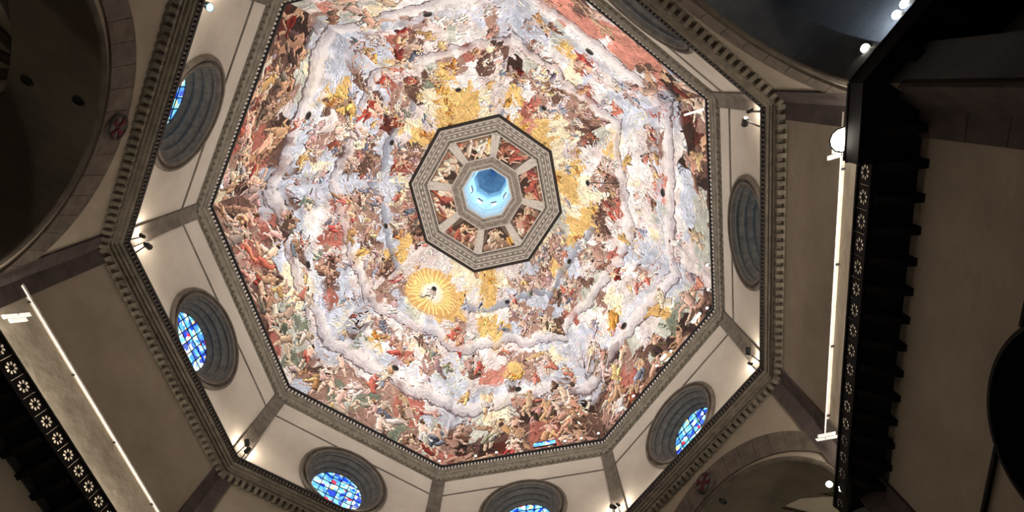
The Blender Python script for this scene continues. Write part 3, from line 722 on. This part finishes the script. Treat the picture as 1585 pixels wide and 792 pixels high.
# ------------------------------------------------------------------ ring round the eye of the dome
T3 = empty('trim_3', (0, 0, 82)); tag(T3, 'grey stone frame and piers round the eye of the dome', kind='structure')
mb = MB(); ring_profile(mb, [(10.4, 82.3), (10.2, 81.7), (9.9, 81.7), (9.86, 82.0)]); mb.build('shadow_lip', NICHE, T3)  # dark strip standing in for shadow and railing along the frame's outer edge
mb = MB(); ring_profile(mb, [(9.86, 81.9), (9.6, 81.95), (9.55, 82.2), (9.25, 82.25), (9.2, 82.5), (8.95, 82.5), (8.9, 82.75), (8.5, 82.8), (8.45, 83.05), (8.2, 83.1), (8.1, 83.5), (7.8, 83.55)]); mb.build('frame', RINGSTONE, T3)
for r0_, z0_, r1_, z1_ in ((9.78, 81.88, 9.66, 81.9), (9.2, 82.2, 9.1, 82.22), (8.48, 82.76, 8.38, 82.78), (8.0, 83.2, 7.86, 83.22)):
    mb = MB(); ring_profile(mb, [(r0_, z0_ + .12), (r0_, z0_), (r1_, z1_), (r1_, z1_ + .2)]); mb.build('fillet', PALESTONE, T3)
m = MB()
for k, s in S.items():
    for rr, zz, n, wd, hh in ((9.4, 82.1, 8, .42, .12), (8.7, 82.66, 9, .36, .14)):
        A, B = V(k, rr, zz), V(k + 1, rr, zz); d = (B - A).normalized(); L_ = (B - A).length
        for i in range(n): p = A + d * (L_ * (i + .5) / n) - d * wd / 2; m.box(p, d * wd, s.n * .2, (0, 0, hh))
o = m.build('dentil_row', PALESTONE, T3); o['kind'] = 'stuff'
mb = MB(); ring_profile(mb, [(4.95, 85.0), (4.8, 84.9), (4.5, 84.95), (4.45, 85.15), (4.0, 85.2), (3.9, 85.4), (3.55, 85.45), (3.5, 85.6), (3.35, 85.62)]); mb.build('eye_ring', RINGSTONE, T3)
for r0_, z0_, r1_, z1_ in ((4.98, 84.84, 4.84, 84.86), (4.02, 85.16, 3.92, 85.18), (3.5, 85.42, 3.36, 85.44)):
    mb = MB(); ring_profile(mb, [(r0_, z0_ + .12), (r0_, z0_), (r1_, z1_), (r1_, z1_ + .2)]); mb.build('fillet', PALESTONE, T3)
for k, s in S.items():                             # painted niches with seated figures between the piers
    W2, H2 = 90, 54; w0 = (V(k, 7.9, 0) - V(k + 1, 7.9, 0)).length; w1 = (V(k, 4.8, 0) - V(k + 1, 4.8, 0)).length
    c = Canvas(W2, H2, lambda v: w0 + (w1 - w0) * v, 3.4); c.img = np.ones((H2, W2, 3)) * np.array((104, 90, 80)) * (1 + .5 * (fbm(H2, W2, 6, 3)[..., None] - .5))
    c.cap((0, .4), (0, 2.6), 2.0, 1.2, (70, 54, 48), .1, False)
    c.cap((-1.6, .5), (1.6, .5), .5, .5, (150, 120, 100), .3, False)
    for q in range(4):
        cl = random.choice([(206, 150, 76), (166, 94, 80), (214, 196, 176), (150, 96, 78), (180, 150, 130), (222, 206, 186)])
        figure(c, (q - 1.5) * 1.0 + random.uniform(-.3, .3), .1, random.uniform(3.0, 4.2), (226, 190, 160), cl, random.gauss(0, 28), True, False, .9)
    pts = np.zeros((H2, W2, 3)); uu = np.linspace(0, 1, W2)
    for i in range(H2):
        t = i / (H2 - 1); r = 7.9 - 3.1 * t; z = 83.5 + 1.5 * t; A, B = np.array(V(k, r, z)), np.array(V(k + 1, r, z)); pts[i] = A[None] * (1 - uu[:, None]) + B[None] * uu[:, None]
    painted_grid('painted_niche', pts, np.clip(c.img, 20, 240), T3)
    m = MB(); q0, q1 = V(k, 7.85, 83.2), V(k, 4.85, 84.75); ax = (q1 - q0).normalized(); sd = Vector((0, 0, 1)).cross(ax).normalized(); up = Vector((0, 0, 1))
    wa_, wb_ = .62, .42
    m.add([q0 - sd * wa_, q0 + sd * wa_, q1 + sd * wb_, q1 - sd * wb_] + [q + up * .35 for q in (q0 - sd * wa_, q0 + sd * wa_, q1 + sd * wb_, q1 - sd * wb_)], [(0, 1, 2, 3), (4, 5, 6, 7), (0, 1, 5, 4), (1, 2, 6, 5), (2, 3, 7, 6), (3, 0, 4, 7)])
    m.build('pier', PALESTONE, T3)
    m = MB(); b = q0 - Vector((0, 0, .06))
    for sg in (-1, 1): m.box(b + sd * (sg * .3 - .2) + ax * .15, sd * .4, ax * .75, (0, 0, -.14))
    m.box(q1 - sd * .34 - ax * .3, sd * .68, ax * .3, (0, 0, -.12)); m.build('pier_base', PALESTONE, T3)
# lantern above the eye
LN = empty('window_9', (EYE[0], EYE[1], 86)); tag(LN, 'tall daylit blue lantern shaft above the eye', kind='structure')
def lr(z): return 3.35 + (2.42 - 3.35) * (z - 85.6) / (101 - 85.6)
for k, s in S.items():
    m = MB(); A = lambda z, f=0: V(k, lr(z), z) * (1 - f) + V(k + 1, lr(z), z) * f
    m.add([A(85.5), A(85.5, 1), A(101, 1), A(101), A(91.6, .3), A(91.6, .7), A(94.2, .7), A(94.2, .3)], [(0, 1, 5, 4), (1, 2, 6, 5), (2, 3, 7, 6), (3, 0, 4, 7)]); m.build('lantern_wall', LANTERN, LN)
    m = MB(); m.add([A(91.6, .3) + s.n * .25, A(91.6, .7) + s.n * .25, A(94.2, .7) + s.n * .25, A(94.2, .3) + s.n * .25], [(0, 1, 2, 3)]); m.build('lantern_pane', DAY, LN)
    m = MB()
    for z_, hh, pr in ((86.4, .5, .12), (89.2, .35, .1), (96.4, .4, .1), (99.6, .4, .1)):
        a, b = A(z_), A(z_, 1); m.add([a, b, b + Vector((0, 0, hh)), a + Vector((0, 0, hh))] + [q - s.n * pr for q in (a, b, b + Vector((0, 0, hh)), a + Vector((0, 0, hh)))], [(4, 5, 6, 7), (0, 1, 5, 4), (3, 2, 6, 7)])
    for f in (.03, .25, .75, .97):
        a, b = A(86.9, f), A(99.6, f); m.tube([a, b], .05, 5)
    m.build('lantern_moulding', LANTERN, LN)
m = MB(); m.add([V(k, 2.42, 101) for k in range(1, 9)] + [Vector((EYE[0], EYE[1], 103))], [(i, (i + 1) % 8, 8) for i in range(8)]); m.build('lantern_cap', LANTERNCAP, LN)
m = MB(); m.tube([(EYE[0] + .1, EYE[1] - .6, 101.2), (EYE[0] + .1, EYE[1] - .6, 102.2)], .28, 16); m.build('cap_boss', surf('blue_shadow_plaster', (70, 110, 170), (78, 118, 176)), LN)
lamp('POINT', (EYE[0], EYE[1], 94.5), 330, (.36, .72, 1.0), size=1.2)  # blue point lights added inside the shaft, standing in for its daylight
lamp('POINT', (EYE[0], EYE[1], 89), 110, (.36, .78, 1.0), size=1.2)

# ------------------------------------------------------------------ piers' galleries with pierced rosette parapets
def petal_holes(cx, cz, r):
    out = []
    for i in range(8):
        a = math.pi * i / 4 + .2; ca, sa = math.cos(a), math.sin(a)
        poly = []
        for q in range(8):
            b = 2 * math.pi * q / 8; x = r * .66 + r * .3 * math.cos(b); y = r * .2 * math.sin(b) * (1 + .3 * math.cos(b)); poly.append((cx + x * ca - y * sa, cz + x * sa + y * ca))
        out.append(poly)
    return out
GI = 1.3
def gallery(k, label):
    s = S[k]; s0, s1 = S[(k - 2) % 8 + 1], S[k % 8 + 1]
    G = empty('gallery', s.P(s.L / 2, 26)); tag(G, label, 'gallery', kind='structure')
    def inter(P, d, Q, e):                        # 2D line intersection
        det = d.x * (-e.y) + e.x * d.y; t = ((Q.x - P.x) * (-e.y) + e.x * (Q.y - P.y)) / det; return P + d * t
    eL = s0.L / 2 + 7.3; eR = s1.L / 2 - 7.3       # pier edges in the neighbouring arches
    # the wall line wraps the pier; the parapet line runs GI in front of it
    q0 = inter(s.P(0, 0, -GI), s.t, s0.P(eL - GI, 0), s0.n); q1 = inter(s.P(0, 0, -GI), s.t, s1.P(eR + GI, 0), s1.n)
    par = [q0 + s0.n * 4.0, q0, q1, q1 + s1.n * (24 if k == 5 else 4.0)]
    wal = [s0.P(eL, 0, 5.2), s0.P(eL, 0, 0), s0.P(s0.L, 0, 0), s.P(s.L, 0, 0), s1.P(eR if k != 5 else .02, 0, 0), s1.P(eR if k != 5 else .02, 0, 5.2 if k != 5 else 26)]
    Z = lambda p, z: Vector((p.x, p.y, z))
    # walkway soffit, floor and fascia
    pp = [par[0], par[1], par[1], par[2], par[2], par[3]]
    if k == 5:
        qa, qb = s.P(15.75, 0, -GI), s.P(15.75, 0, -1.85); qc = inter(qb, s.t, s1.P(2.15, 0), s1.n); qd = qc + s1.n * 25
        par = [par[0], q0, qa, qb, qc, qd]; pp = [par[0], q0, q0, qa, qb, qc, qc, qd]
        wal = wal[:3] + [s.P(15.75, 0, 0), s.P(15.76, 0, 0), s.P(s.L, 0, 0), s1.P(.02, 0, .02), s1.P(.02, 0, 26)]
    m = MB(); rows = [[Z(p, 26.0) for p in pp], [Z(p + (w_ - p) * .35, 25.9) for p, w_ in zip(pp, wal)], [Z(p + (w_ - p) * .7, 25.62) for p, w_ in zip(pp, wal)], [Z(w_, 25.3) for w_ in wal]]
    m.grid(rows); m.grid([[Z(p, 26.12) for p in pp], [Z(w_, 26.12) for w_ in wal]]); m.build('walkway', WOOD, G)
    m = MB(); m.grid([[Z(w_, z) for w_ in wal] for z in (24.85, 25.35)])
    segs = list(zip(par[:-1], par[1:]))
    for a, b in segs:                             # top rail and lower rail
        d = (b - a).normalized(); n = Vector((-d.y, d.x, 0));
        m.box(Z(a - n * .09, 26.98), (b - a), n * .18, (0, 0, .12)); m.box(Z(a - n * .08, 25.95), (b - a), n * .16, (0, 0, .14))
    m.build('rail', WOOD, G)
    # pierced parapet panels, one rosette each
    first = None
    for si, (a, b) in enumerate(segs):
        if k == 5 and si > 1:
            d = (b - a).normalized(); n = Vector((-d.y, d.x, 0)); m = MB(); m.box(Z(a - n * .05, 26.07), b - a, n * .1, (0, 0, .93)); m.build('plain_parapet', WOOD, G); continue
        L_ = (b - a).length; d = (b - a).normalized(); n = Vector((-d.y, d.x, 0)); N = max(1, round(L_ / .975)); N = min(N, 24); wd = min(L_ / N, 1.0)
        m = MB(); cdt_panel(m, [(.012, 26.07), (wd - .012, 26.07), (wd - .012, 27.0), (.012, 27.0)], petal_holes(wd / 2, 26.56, .33), lambda x, z, t, a=a, d=d, n=n: Z(a + d * x + n * (t - .015), z), .03)
        o = m.build('parapet_panel', WOOD, G); me = o.data
        for i in range(1, N):
            o = bpy.data.objects.new('parapet_panel', me); COL.objects.link(o); o.parent = G; o.location = d * (L_ / N * i)
    # brackets under the walkway
    def bracket(p, w_):
        d = (p - w_).normalized(); t = Vector((-d.y, d.x, 0)) * .16; l = (p - w_).length; m = MB(); pts = [(0, 24.7), (.35, 24.9), (.62, 25.2), (1, 25.75), (1, 26.0), (0, 26.0)]
        A = [Z(w_ + d * l * f * .94 - t, z) for f, z in pts]; B = [q + t * 2 for q in A]; n = len(A); m.add(A + B, [tuple(range(n)), tuple(range(2 * n - 1, n - 1, -1))] + [(i, (i + 1) % n, n + (i + 1) % n, n + i) for i in range(n)]); m.build('bracket', WOOD, G)
    N = 14
    for i in range(N): u = s.L * (i + .5) / N; bracket(s.P(u, 0, -GI), s.P(u, 0, 0))
    if k == 5:
        for i in range(10): bracket(s1.P(2.15, 0, 1 + i * 1.5), s1.P(.02, 0, 1 + i * 1.5))
    # long light tube under the ledge with its end fittings, and the strip lamps standing behind the parapet
    return G
g1 = gallery(1, 'dark gallery with bright rosette holes below the rough lit wall strip')
g5 = gallery(5, 'dark gallery along the pier wall beside the floodlight')
gallery(3, 'dark gallery on the pier below the bottom edge of the view'); gallery(7, 'dark gallery on the pier above the top edge of the view')
for k, lab in ((1, 'thin white light tube along the pier wall above the bright rosettes'), (5, 'thin white light tube on the wall below the starry floodlight')):
    s = S[k]; T = empty('light_tube', s.P(s.L / 2, 30.8)); tag(T, lab, 'light tube')
    a, b = (.35, s.L - .4) if k == 1 else (-.05, s.L - 1.4)
    m = MB(); m.tube([s.P(max(a, .05), 30.8, -.2), s.P(b, 30.8, -.2)], .034, 8); m.build('tube', TUBE, T)
    for u in (1.2, 5.5, 10, 14.6): m = MB(); m.box(s.P(u, 30.74, -.2), s.t * .08, s.n * .2, (0, 0, .1)); m.build('clip', IRON, T)
    for i in range(7):
        u = 1.4 + (s.L - 2.8) * i / 6; o = lamp('AREA', s.P(u, 26.4, -.45), GAL_W / 7 * (1.3 if k == 1 else 1.8), (1, .9, .76), target=s.P(u, 29.4, -.15)); o.data.shape = 'RECTANGLE'; o.data.size = 1.6; o.data.size_y = .15
def fixture(k, u0, z0, out, u1, z1, lab):
    s = S[k]; a, b = s.P(u0, z0, out), s.P(u1, z1, out); T = empty('light_fitting', (a + b) / 2); tag(T, lab, 'light fitting'); d = (b - a)
    m = MB(); m.box(a, d, s.n * .16, s.t * .2); m.build('upper_housing', WHITEMETAL, T)
    m = MB(); m.box(a + d * .15 + s.t * .24, d * .6, s.n * .16, s.t * .2); m.build('lower_housing', WHITEMETAL, T)
    m = MB(); m.box((a + b) / 2, s.t * .1, s.n * (-out), (0, 0, .1)); m.build('arm', IRON, T)
fixture(5, 15.05, 31.3, -.6, 15.75, 28.5, 'white twin strip fitting across the tube just under the starry floodlight')
fixture(5, -.7, 31.2, -.6, 1.3, 28.5, 'white twin strip fitting across the lower end of the tube beside the arch')
fixture(1, 1.2, 28.5, -.6, 1.6, 29.9, 'white twin strip fitting on the rough lit wall near the dark corner pilaster')

# ------------------------------------------------------------------ what lies beyond the arches
def tribune(k, mat, wall_light):
    s = S[k]; c = s.L / 2; W_ = empty('ceiling_' + {2: 'south', 4: 'east', 8: 'west'}[k], s.P(c, 24, 4.2)); tag(W_, 'apse vault beyond the arch', kind='structure')
    R_ = 9.6; rows = []
    for i in range(0, 13):
        th = math.pi / 2 * i / 12; rows.append([s.P(c - R_ * math.cos(th) * math.cos(math.pi * j / 24), 25.5 + 10.6 * math.sin(th), 4.2 + R_ * math.cos(th) * math.sin(math.pi * j / 24)) for j in range(25)])
    m = MB(); m.grid([[Vector((p.x, p.y, 0)) for p in rows[0]]] + rows); m.build('apse_vault', mat, W_, True)
    h = arch_path(c, 7.3, 26.7, 0, 40); o = [(c - 11, 0), (c - 11, 38), (c + 11, 38), (c + 11, 0)]
    m = MB(); cdt_panel(m, [(c - 11, 0), (h[0][0], 0)] + h[1:-1] + [(h[-1][0], 0), (c + 11, 0), (c + 11, 38), (c - 11, 38)], [], lambda x, y, d, s=s: s.P(x, y, 4.2)); m.build('back_face', mat, W_)
    for j in (4, 8, 12, 16, 20):
        a = math.pi * j / 24; m = MB(); m.tube([s.P(c - (R_ - .1) * math.cos(t) * math.cos(a), 25.5 + 10.5 * math.sin(t), 4.2 + (R_ - .1) * math.cos(t) * math.sin(a)) for t in [math.pi / 2 * q / 10 for q in range(11)]], .28, 6); m.build('vault_rib', DARKSTONE, W_)
    lamp('POINT', s.P(c, 24, 8), wall_light, (1, .93, .72), size=.6)
tribune(8, PLASTER, 60); tribune(4, PLASTER, 800); tribune(2, PLASTER, 100)
# nave beyond the north arch
s = S[6]; c = s.L / 2
N_ = empty('ceiling_north', s.P(c, 27, 10)); tag(N_, 'dim nave vault beyond the arch', kind='structure')
h = arch_path(c, 8.05, 26.7, 27, 40)
m = MB(); m.grid([[s.P(x, z, 1.6) for x, z in h], [s.P(x, z, 30) for x, z in h]]); m.build('nave_vault', NAVEPLASTER, N_)
h2 = arch_path(c, 7.3, 26.7, 0, 40); m = MB(); cdt_panel(m, [(.0, 0), (h2[0][0], 0)] + h2[1:-1] + [(h2[-1][0], 0), (s.L, 0), (s.L, 38), (0, 38)], [], lambda x, y, d, s=s: s.P(x, y, 1.6)); m.build('back_face', NAVEPLASTER, N_)
for u, nm in ((.0, 'wall_nave_left'), (s.L, 'wall_nave_right')):
    m = MB(); m.add([s.P(u, 0, 0), s.P(u, 0, 30), s.P(u, 27, 30), s.P(u, 27, 0)], [(0, 1, 2, 3)]); tag(m.build(nm, NAVEPLASTER), 'tall nave wall below its gallery', kind='structure')
m = MB(); m.add([s.P(-.5, 0, 30), s.P(s.L + .5, 0, 30), s.P(s.L + .5, 38, 30), s.P(-.5, 38, 30)], [(0, 1, 2, 3)]); tag(m.build('wall_nave_end', NAVEPLASTER), 'far end wall of the nave', kind='structure')
for q in (8, 16, 24): m = MB(); m.tube([s.P(x, z, q) for x, z in h], .35, 8); m.build('transverse_rib', DARKSTONE, N_)

# ------------------------------------------------------------------ emblems and small holes on the arches
def emblem(k, u, z, r, lab):
    s = S[k]; T = empty('shield', s.P(u, z, -.2)); tag(T, lab, 'emblem')
    m = MB(); rows = [[s.P(u + rr * math.cos(a) * .92, z + rr * math.sin(a), o) for a in [2 * math.pi * i / 28 for i in range(28)]] for rr, o in ((r, -.12), (r, -.3), (r * .86, -.34), (r * .82, -.26), (.01, -.26))]
    m.grid(rows, True); m.build('disc', OCULUSSTONE, T); MB().grid(rows[1:3], True).build('disc_rim', PALESTONE, T)
    for i in range(4):
        a = math.pi / 2 * i + math.pi / 4; m = MB(); p = [s.P(u + r * f * math.cos(a + w2), z + r * f * math.sin(a + w2), -.32) for f, w2 in ((.1, -.6), (.55, -.3), (.8, -.42), (.8, .42), (.55, .3), (.1, .6))]; q_ = [x + s.n * .08 for x in p]
        m.add(p + q_, [tuple(range(6))] + [(j, (j + 1) % 6, 6 + (j + 1) % 6, 6 + j) for j in range(6)]); m.build('petal', RED, T)
emblem(8, 8.7, 35.6, .85, 'round stone emblem with dark red cross on the left arch')
emblem(4, 8.2, 35.6, .85, 'round stone emblem at the top of the lower right arch')
def hole(k, u, out, lab):
    s = S[k]; c = s.L / 2; dz = math.sqrt(7.3 ** 2 - (u - c) ** 2); p = s.P(u, 26.7 + dz - .02, out); T = empty('ring_hole', p); tag(T, lab, 'ring')
    m = MB(); m.grid([[p + s.t * rr * .14 * math.cos(a) + s.n * rr * .24 * math.sin(a) + Vector((0, 0, o)) for a in [2 * math.pi * i / 16 for i in range(16)]] for rr, o in ((1.25, 0), (1.2, -.08), (1, -.1), (.9, -.02), (.01, -.02))], True); m.build('rim', IRON, T)
hole(8, 8.3, 3.3, 'dark ring hole in the left vault, farther from the red emblem'); hole(8, 7.9, .9, 'dark ring hole in the left vault, nearer the red emblem'); hole(4, 8.4, .7, 'dark ring hole in the vault under the lower right emblem')

# ------------------------------------------------------------------ lamps
def lamp_thing(name, p, d, r, lab, cat, mat, group=None, arm=None, scale=1.0):
    d = Vector(d).normalized(); p = Vector(p); T = empty(name, p); tag(T, lab, cat, group)
    hs = MB().tube([p - d * .34 * scale, p - d * .26 * scale, p, p + d * .02 * scale], [r * .6, r * .95, r, r * 1.08], 12); hs = hs.build('housing', IRON, T)
    MB().tube([p + d * .021 * scale, p + d * .05 * scale, p + d * .07 * scale], [r * .95, r * .7, r * .2], 12).build('lens', mat, hs)
    if arm: MB().tube([p - d * .2 * scale, Vector(arm)], .045, 6).build('arm', IRON, T)
    return T
def corner_spot(k, side, u, z, out, dirv, lab):
    s = S[side]; p = s.P(u, z, out); dark = not lab.startswith('spotlight'); return lamp_thing('spotlight', p, dirv, .2 if dark else .13, lab, 'spotlight', IRON if dark else BULBSMALL, arm=s.P(u, 39.1, out), scale=1.6 if dark else 1.0)
# fittings projecting from the drum corners, lens towards the plaster
def toward(side, du, dz, do): s = S[side]; return s.t * du + s.n * do + Vector((0, 0, dz))
corner_spot(1, 8, S[8].L - .55, 40.6, -.75, toward(8, .1, .3, 1), 'spotlight glowing in the left corner under the stone pilaster')
corner_spot(1, 1, 1.0, 40.9, -.9, toward(1, .5, .7, .2), 'dark projecting floodlight beside the glowing left corner')
corner_spot(2, 1, S[1].L - .75, 41.2, -.9, toward(1, -.6, .6, .1), 'dark long floodlight above the glowing lower left corner')
corner_spot(2, 2, .55, 40.5, -.75, toward(2, -.2, .2, 1), 'small black square spotlight within the lower left glow')
corner_spot(4, 4, .5, 40.9, -.75, toward(4, -.2, .3, 1), 'spotlight glowing at the bottom corner between two round windows')
corner_spot(4, 3, S[3].L - .8, 41.0, -.8, toward(3, -.5, .6, .2), 'dark projecting floodlight at the bottom corner left of its glow')
corner_spot(5, 4, S[4].L - .6, 40.5, -.75, toward(4, .1, .3, 1), 'spotlight glowing at the right lower corner beside the railing')
corner_spot(5, 5, .95, 41.3, -.9, toward(5, .6, .6, .2), 'dark bracket floodlight just above the right lower glow')
corner_spot(6, 5, S[5].L - 1.25, 41.6, -.9, toward(5, -.6, .6, .1), 'dark bracket floodlight below the upper right glow')
corner_spot(6, 5, S[5].L - .45, 40.8, -.75, toward(5, .2, .3, 1), 'spotlight glowing at the upper right corner of the drum')
lamp_thing('spotlight', S[8].P(1.6, 40.75, -.5), S[8].n * -1 + Vector((0, 0, -.6)), .22, 'small cyan glowing lamp at the top left on the drum wall', 'spotlight', CYANBULB, arm=S[8].P(1.6, 39.1, -.5))
# tiny lamps along the dome foot
LAMPL = ['tiny bright lamp at the bottom corner of the dome foot', 'tiny lamp over the foot rail, first right of the bottom corner', 'tiny lamp over the foot rail, second right of the bottom corner', 'tiny lamp just right of the low blue window', 'tiny lamp between the low blue window and the brightest corner lamp', 'tiny bright lamp beside the bottom right corner of the dome foot', 'tiny lamp lowest along the lower right edge of the fresco', 'tiny lamp second lowest along the lower right edge of the fresco', 'tiny lamp halfway along the lower right edge of the fresco', 'tiny lamp just above halfway along the lower right fresco edge', 'tiny lamp next to the upper tube lamp on the dome foot', 'tiny lamp at the right lower corner of the dome foot', 'tiny lamp low on the right vertical edge of the fresco', 'tiny lamp higher on the right vertical edge of the fresco', 'tiny bright lamp alone at the left corner of the dome foot']
for (side, u, v), LB in zip(((2, .97, .03), (3, .22, .035), (3, .35, .035), (3, .77, .035), (3, .87, .035), (3, .975, .045), (4, .22, .045), (4, .33, .035), (4, .55, .045), (4, .67, .035), (4, .88, .04), (4, .975, .035), (5, .1, .035), (5, .23, .035), (8, .88, .02)), LAMPL):
    p, du, dv, n = dome_frame(side, u, v); q = p + n * .45; lamp_thing('small_lamp', q, -dv * .4 - Vector((0, 0, .8)), .13, LB, 'lamp', BULBSMALL, group='tiny lamps along the foot of the dome', scale=.8, arm=p + Vector((0, 0, -.9)))
for u0, u1 in ((.86, .93), (.59, .63)):
    p = dome_frame(4, u0, .05)[0]; q = dome_frame(4, u1, .05)[0]; n = dome_frame(4, u0, .05)[3]
    T = empty('tube_lamp', (p + q) / 2); tag(T, 'short white tube lamp on the dome foot near the right corner' if u0 > .8 else 'short white tube lamp on the dome foot above the right round window', 'lamp')
    MB().tube([p + n * .4, q + n * .4], .12, 8).build('tube', BULBSMALL, T); MB().tube([p + n * .4, p - Vector((0, 0, .8))], .04, 6).build('arm', IRON, T)
# little blue stained window low in the dome
p, du, dv, n = dome_frame(3, .645, .045); T = empty('window_10', p); tag(T, 'low blue stained window in the dome foot', kind='structure')
for i in range(4):
    m = MB(); a = p - du * 1.15 + du * .58 * i + n * .06; m.box(a, du * .54, dv * .62, n * .05); m.build('pane', GLASS, T)
m = MB(); a = p - du * 1.25 - dv * .1 + n * .02; m.box(a, du * 2.5, dv * .08, n * .1); m.box(a + dv * .74, du * 2.5, dv * .08, n * .1); m.build('window_frame', IRON, T)
# iron rods reaching out of the fresco
def rod(k, u, v, u2, v2, lift, lab, mat=IRON, r=.05):
    p, _, _, n = dome_frame(k, u, v); q, _, _, n2 = dome_frame(k, u2, v2); T = empty('rod', p); tag(T, lab, 'rod'); MB().tube([p, q + n2 * lift], r, 6).build('bar', mat, T)
    MB().tube([p, p + (q - p).normalized() * .2], r * 2.4, 8).build('socket', IRON, T)
rod(5, .5, .81, .53, .6, .6, 'thin dark rod from the small opening in the golden area'); rod(5, .72, .48, .74, .42, .5, 'short dark rod over the white cloud bank')
rod(5, .955, .03, .93, .16, .4, 'white rod above the dark red figures near the right corner', WHITEMETAL, .09); rod(5, .1, .03, .02, .15, .5, 'dark bracket rod at the right edge of the fresco')
# floodlight cluster at the gallery corner, nave spotlights, tribune pair
s5, s6, s4 = S[5], S[6], S[4]
p = s5.P(16.55, 27.15, -1.95); down = Vector(CAM_P) - p
lamp_thing('floodlight', p, Vector((-.2, .1, -1)) * .4 + down.normalized() * .6, .46, 'big dazzling floodlight at the gallery corner', 'floodlight', BULB, arm=s5.P(16.75, 26.5, -1.8), scale=1.3)
lamp('POINT', p + Vector((0, 0, .6)), 160, (1, .93, .84), size=.2)
for al, z, lab in ((1.25, 28.9, 'bright nave spotlight nearest the crossing corner'), (2.6, 28.6, 'second bright nave spotlight up the gallery'), (3.05, 28.7, 'third nave spotlight close above the second'), (3.6, 28.8, 'nave spotlight cut by the top edge of the view')):
    q = s6.P(1.85, z, al); lamp_thing('spotlight', q, Vector(CAM_P) - q, .17, lab, 'spotlight', BULB, arm=s6.P(1.85, 26.1, al)); lamp('POINT', q + Vector((0, 0, .5)), NAVE_W, (.72, .84, 1), size=.1)
for u, z, o, lab in ((15.0, 28.3, -.0, 'upper of two bright lamps under the lower right arch'), (15.15, 27.7, .1, 'lower of two bright lamps under the lower right arch')):
    q = s4.P(u - .2, z, o + .3); lamp_thing('spotlight', q, Vector(CAM_P) - q, .18, lab, 'spotlight', BULB, arm=s4.P(s4.L / 2 + 7.3, z - .3, o + .4)); lamp('POINT', q - Vector((0, 0, .4)), 12, (1, .95, .82), size=.1)
# soft fill light added in mid-air, facing up, with no fitting
lamp('AREA', (0, 0, 14), FILL_W, (1, .86, .68), size=16, target=(0, 0, 40))
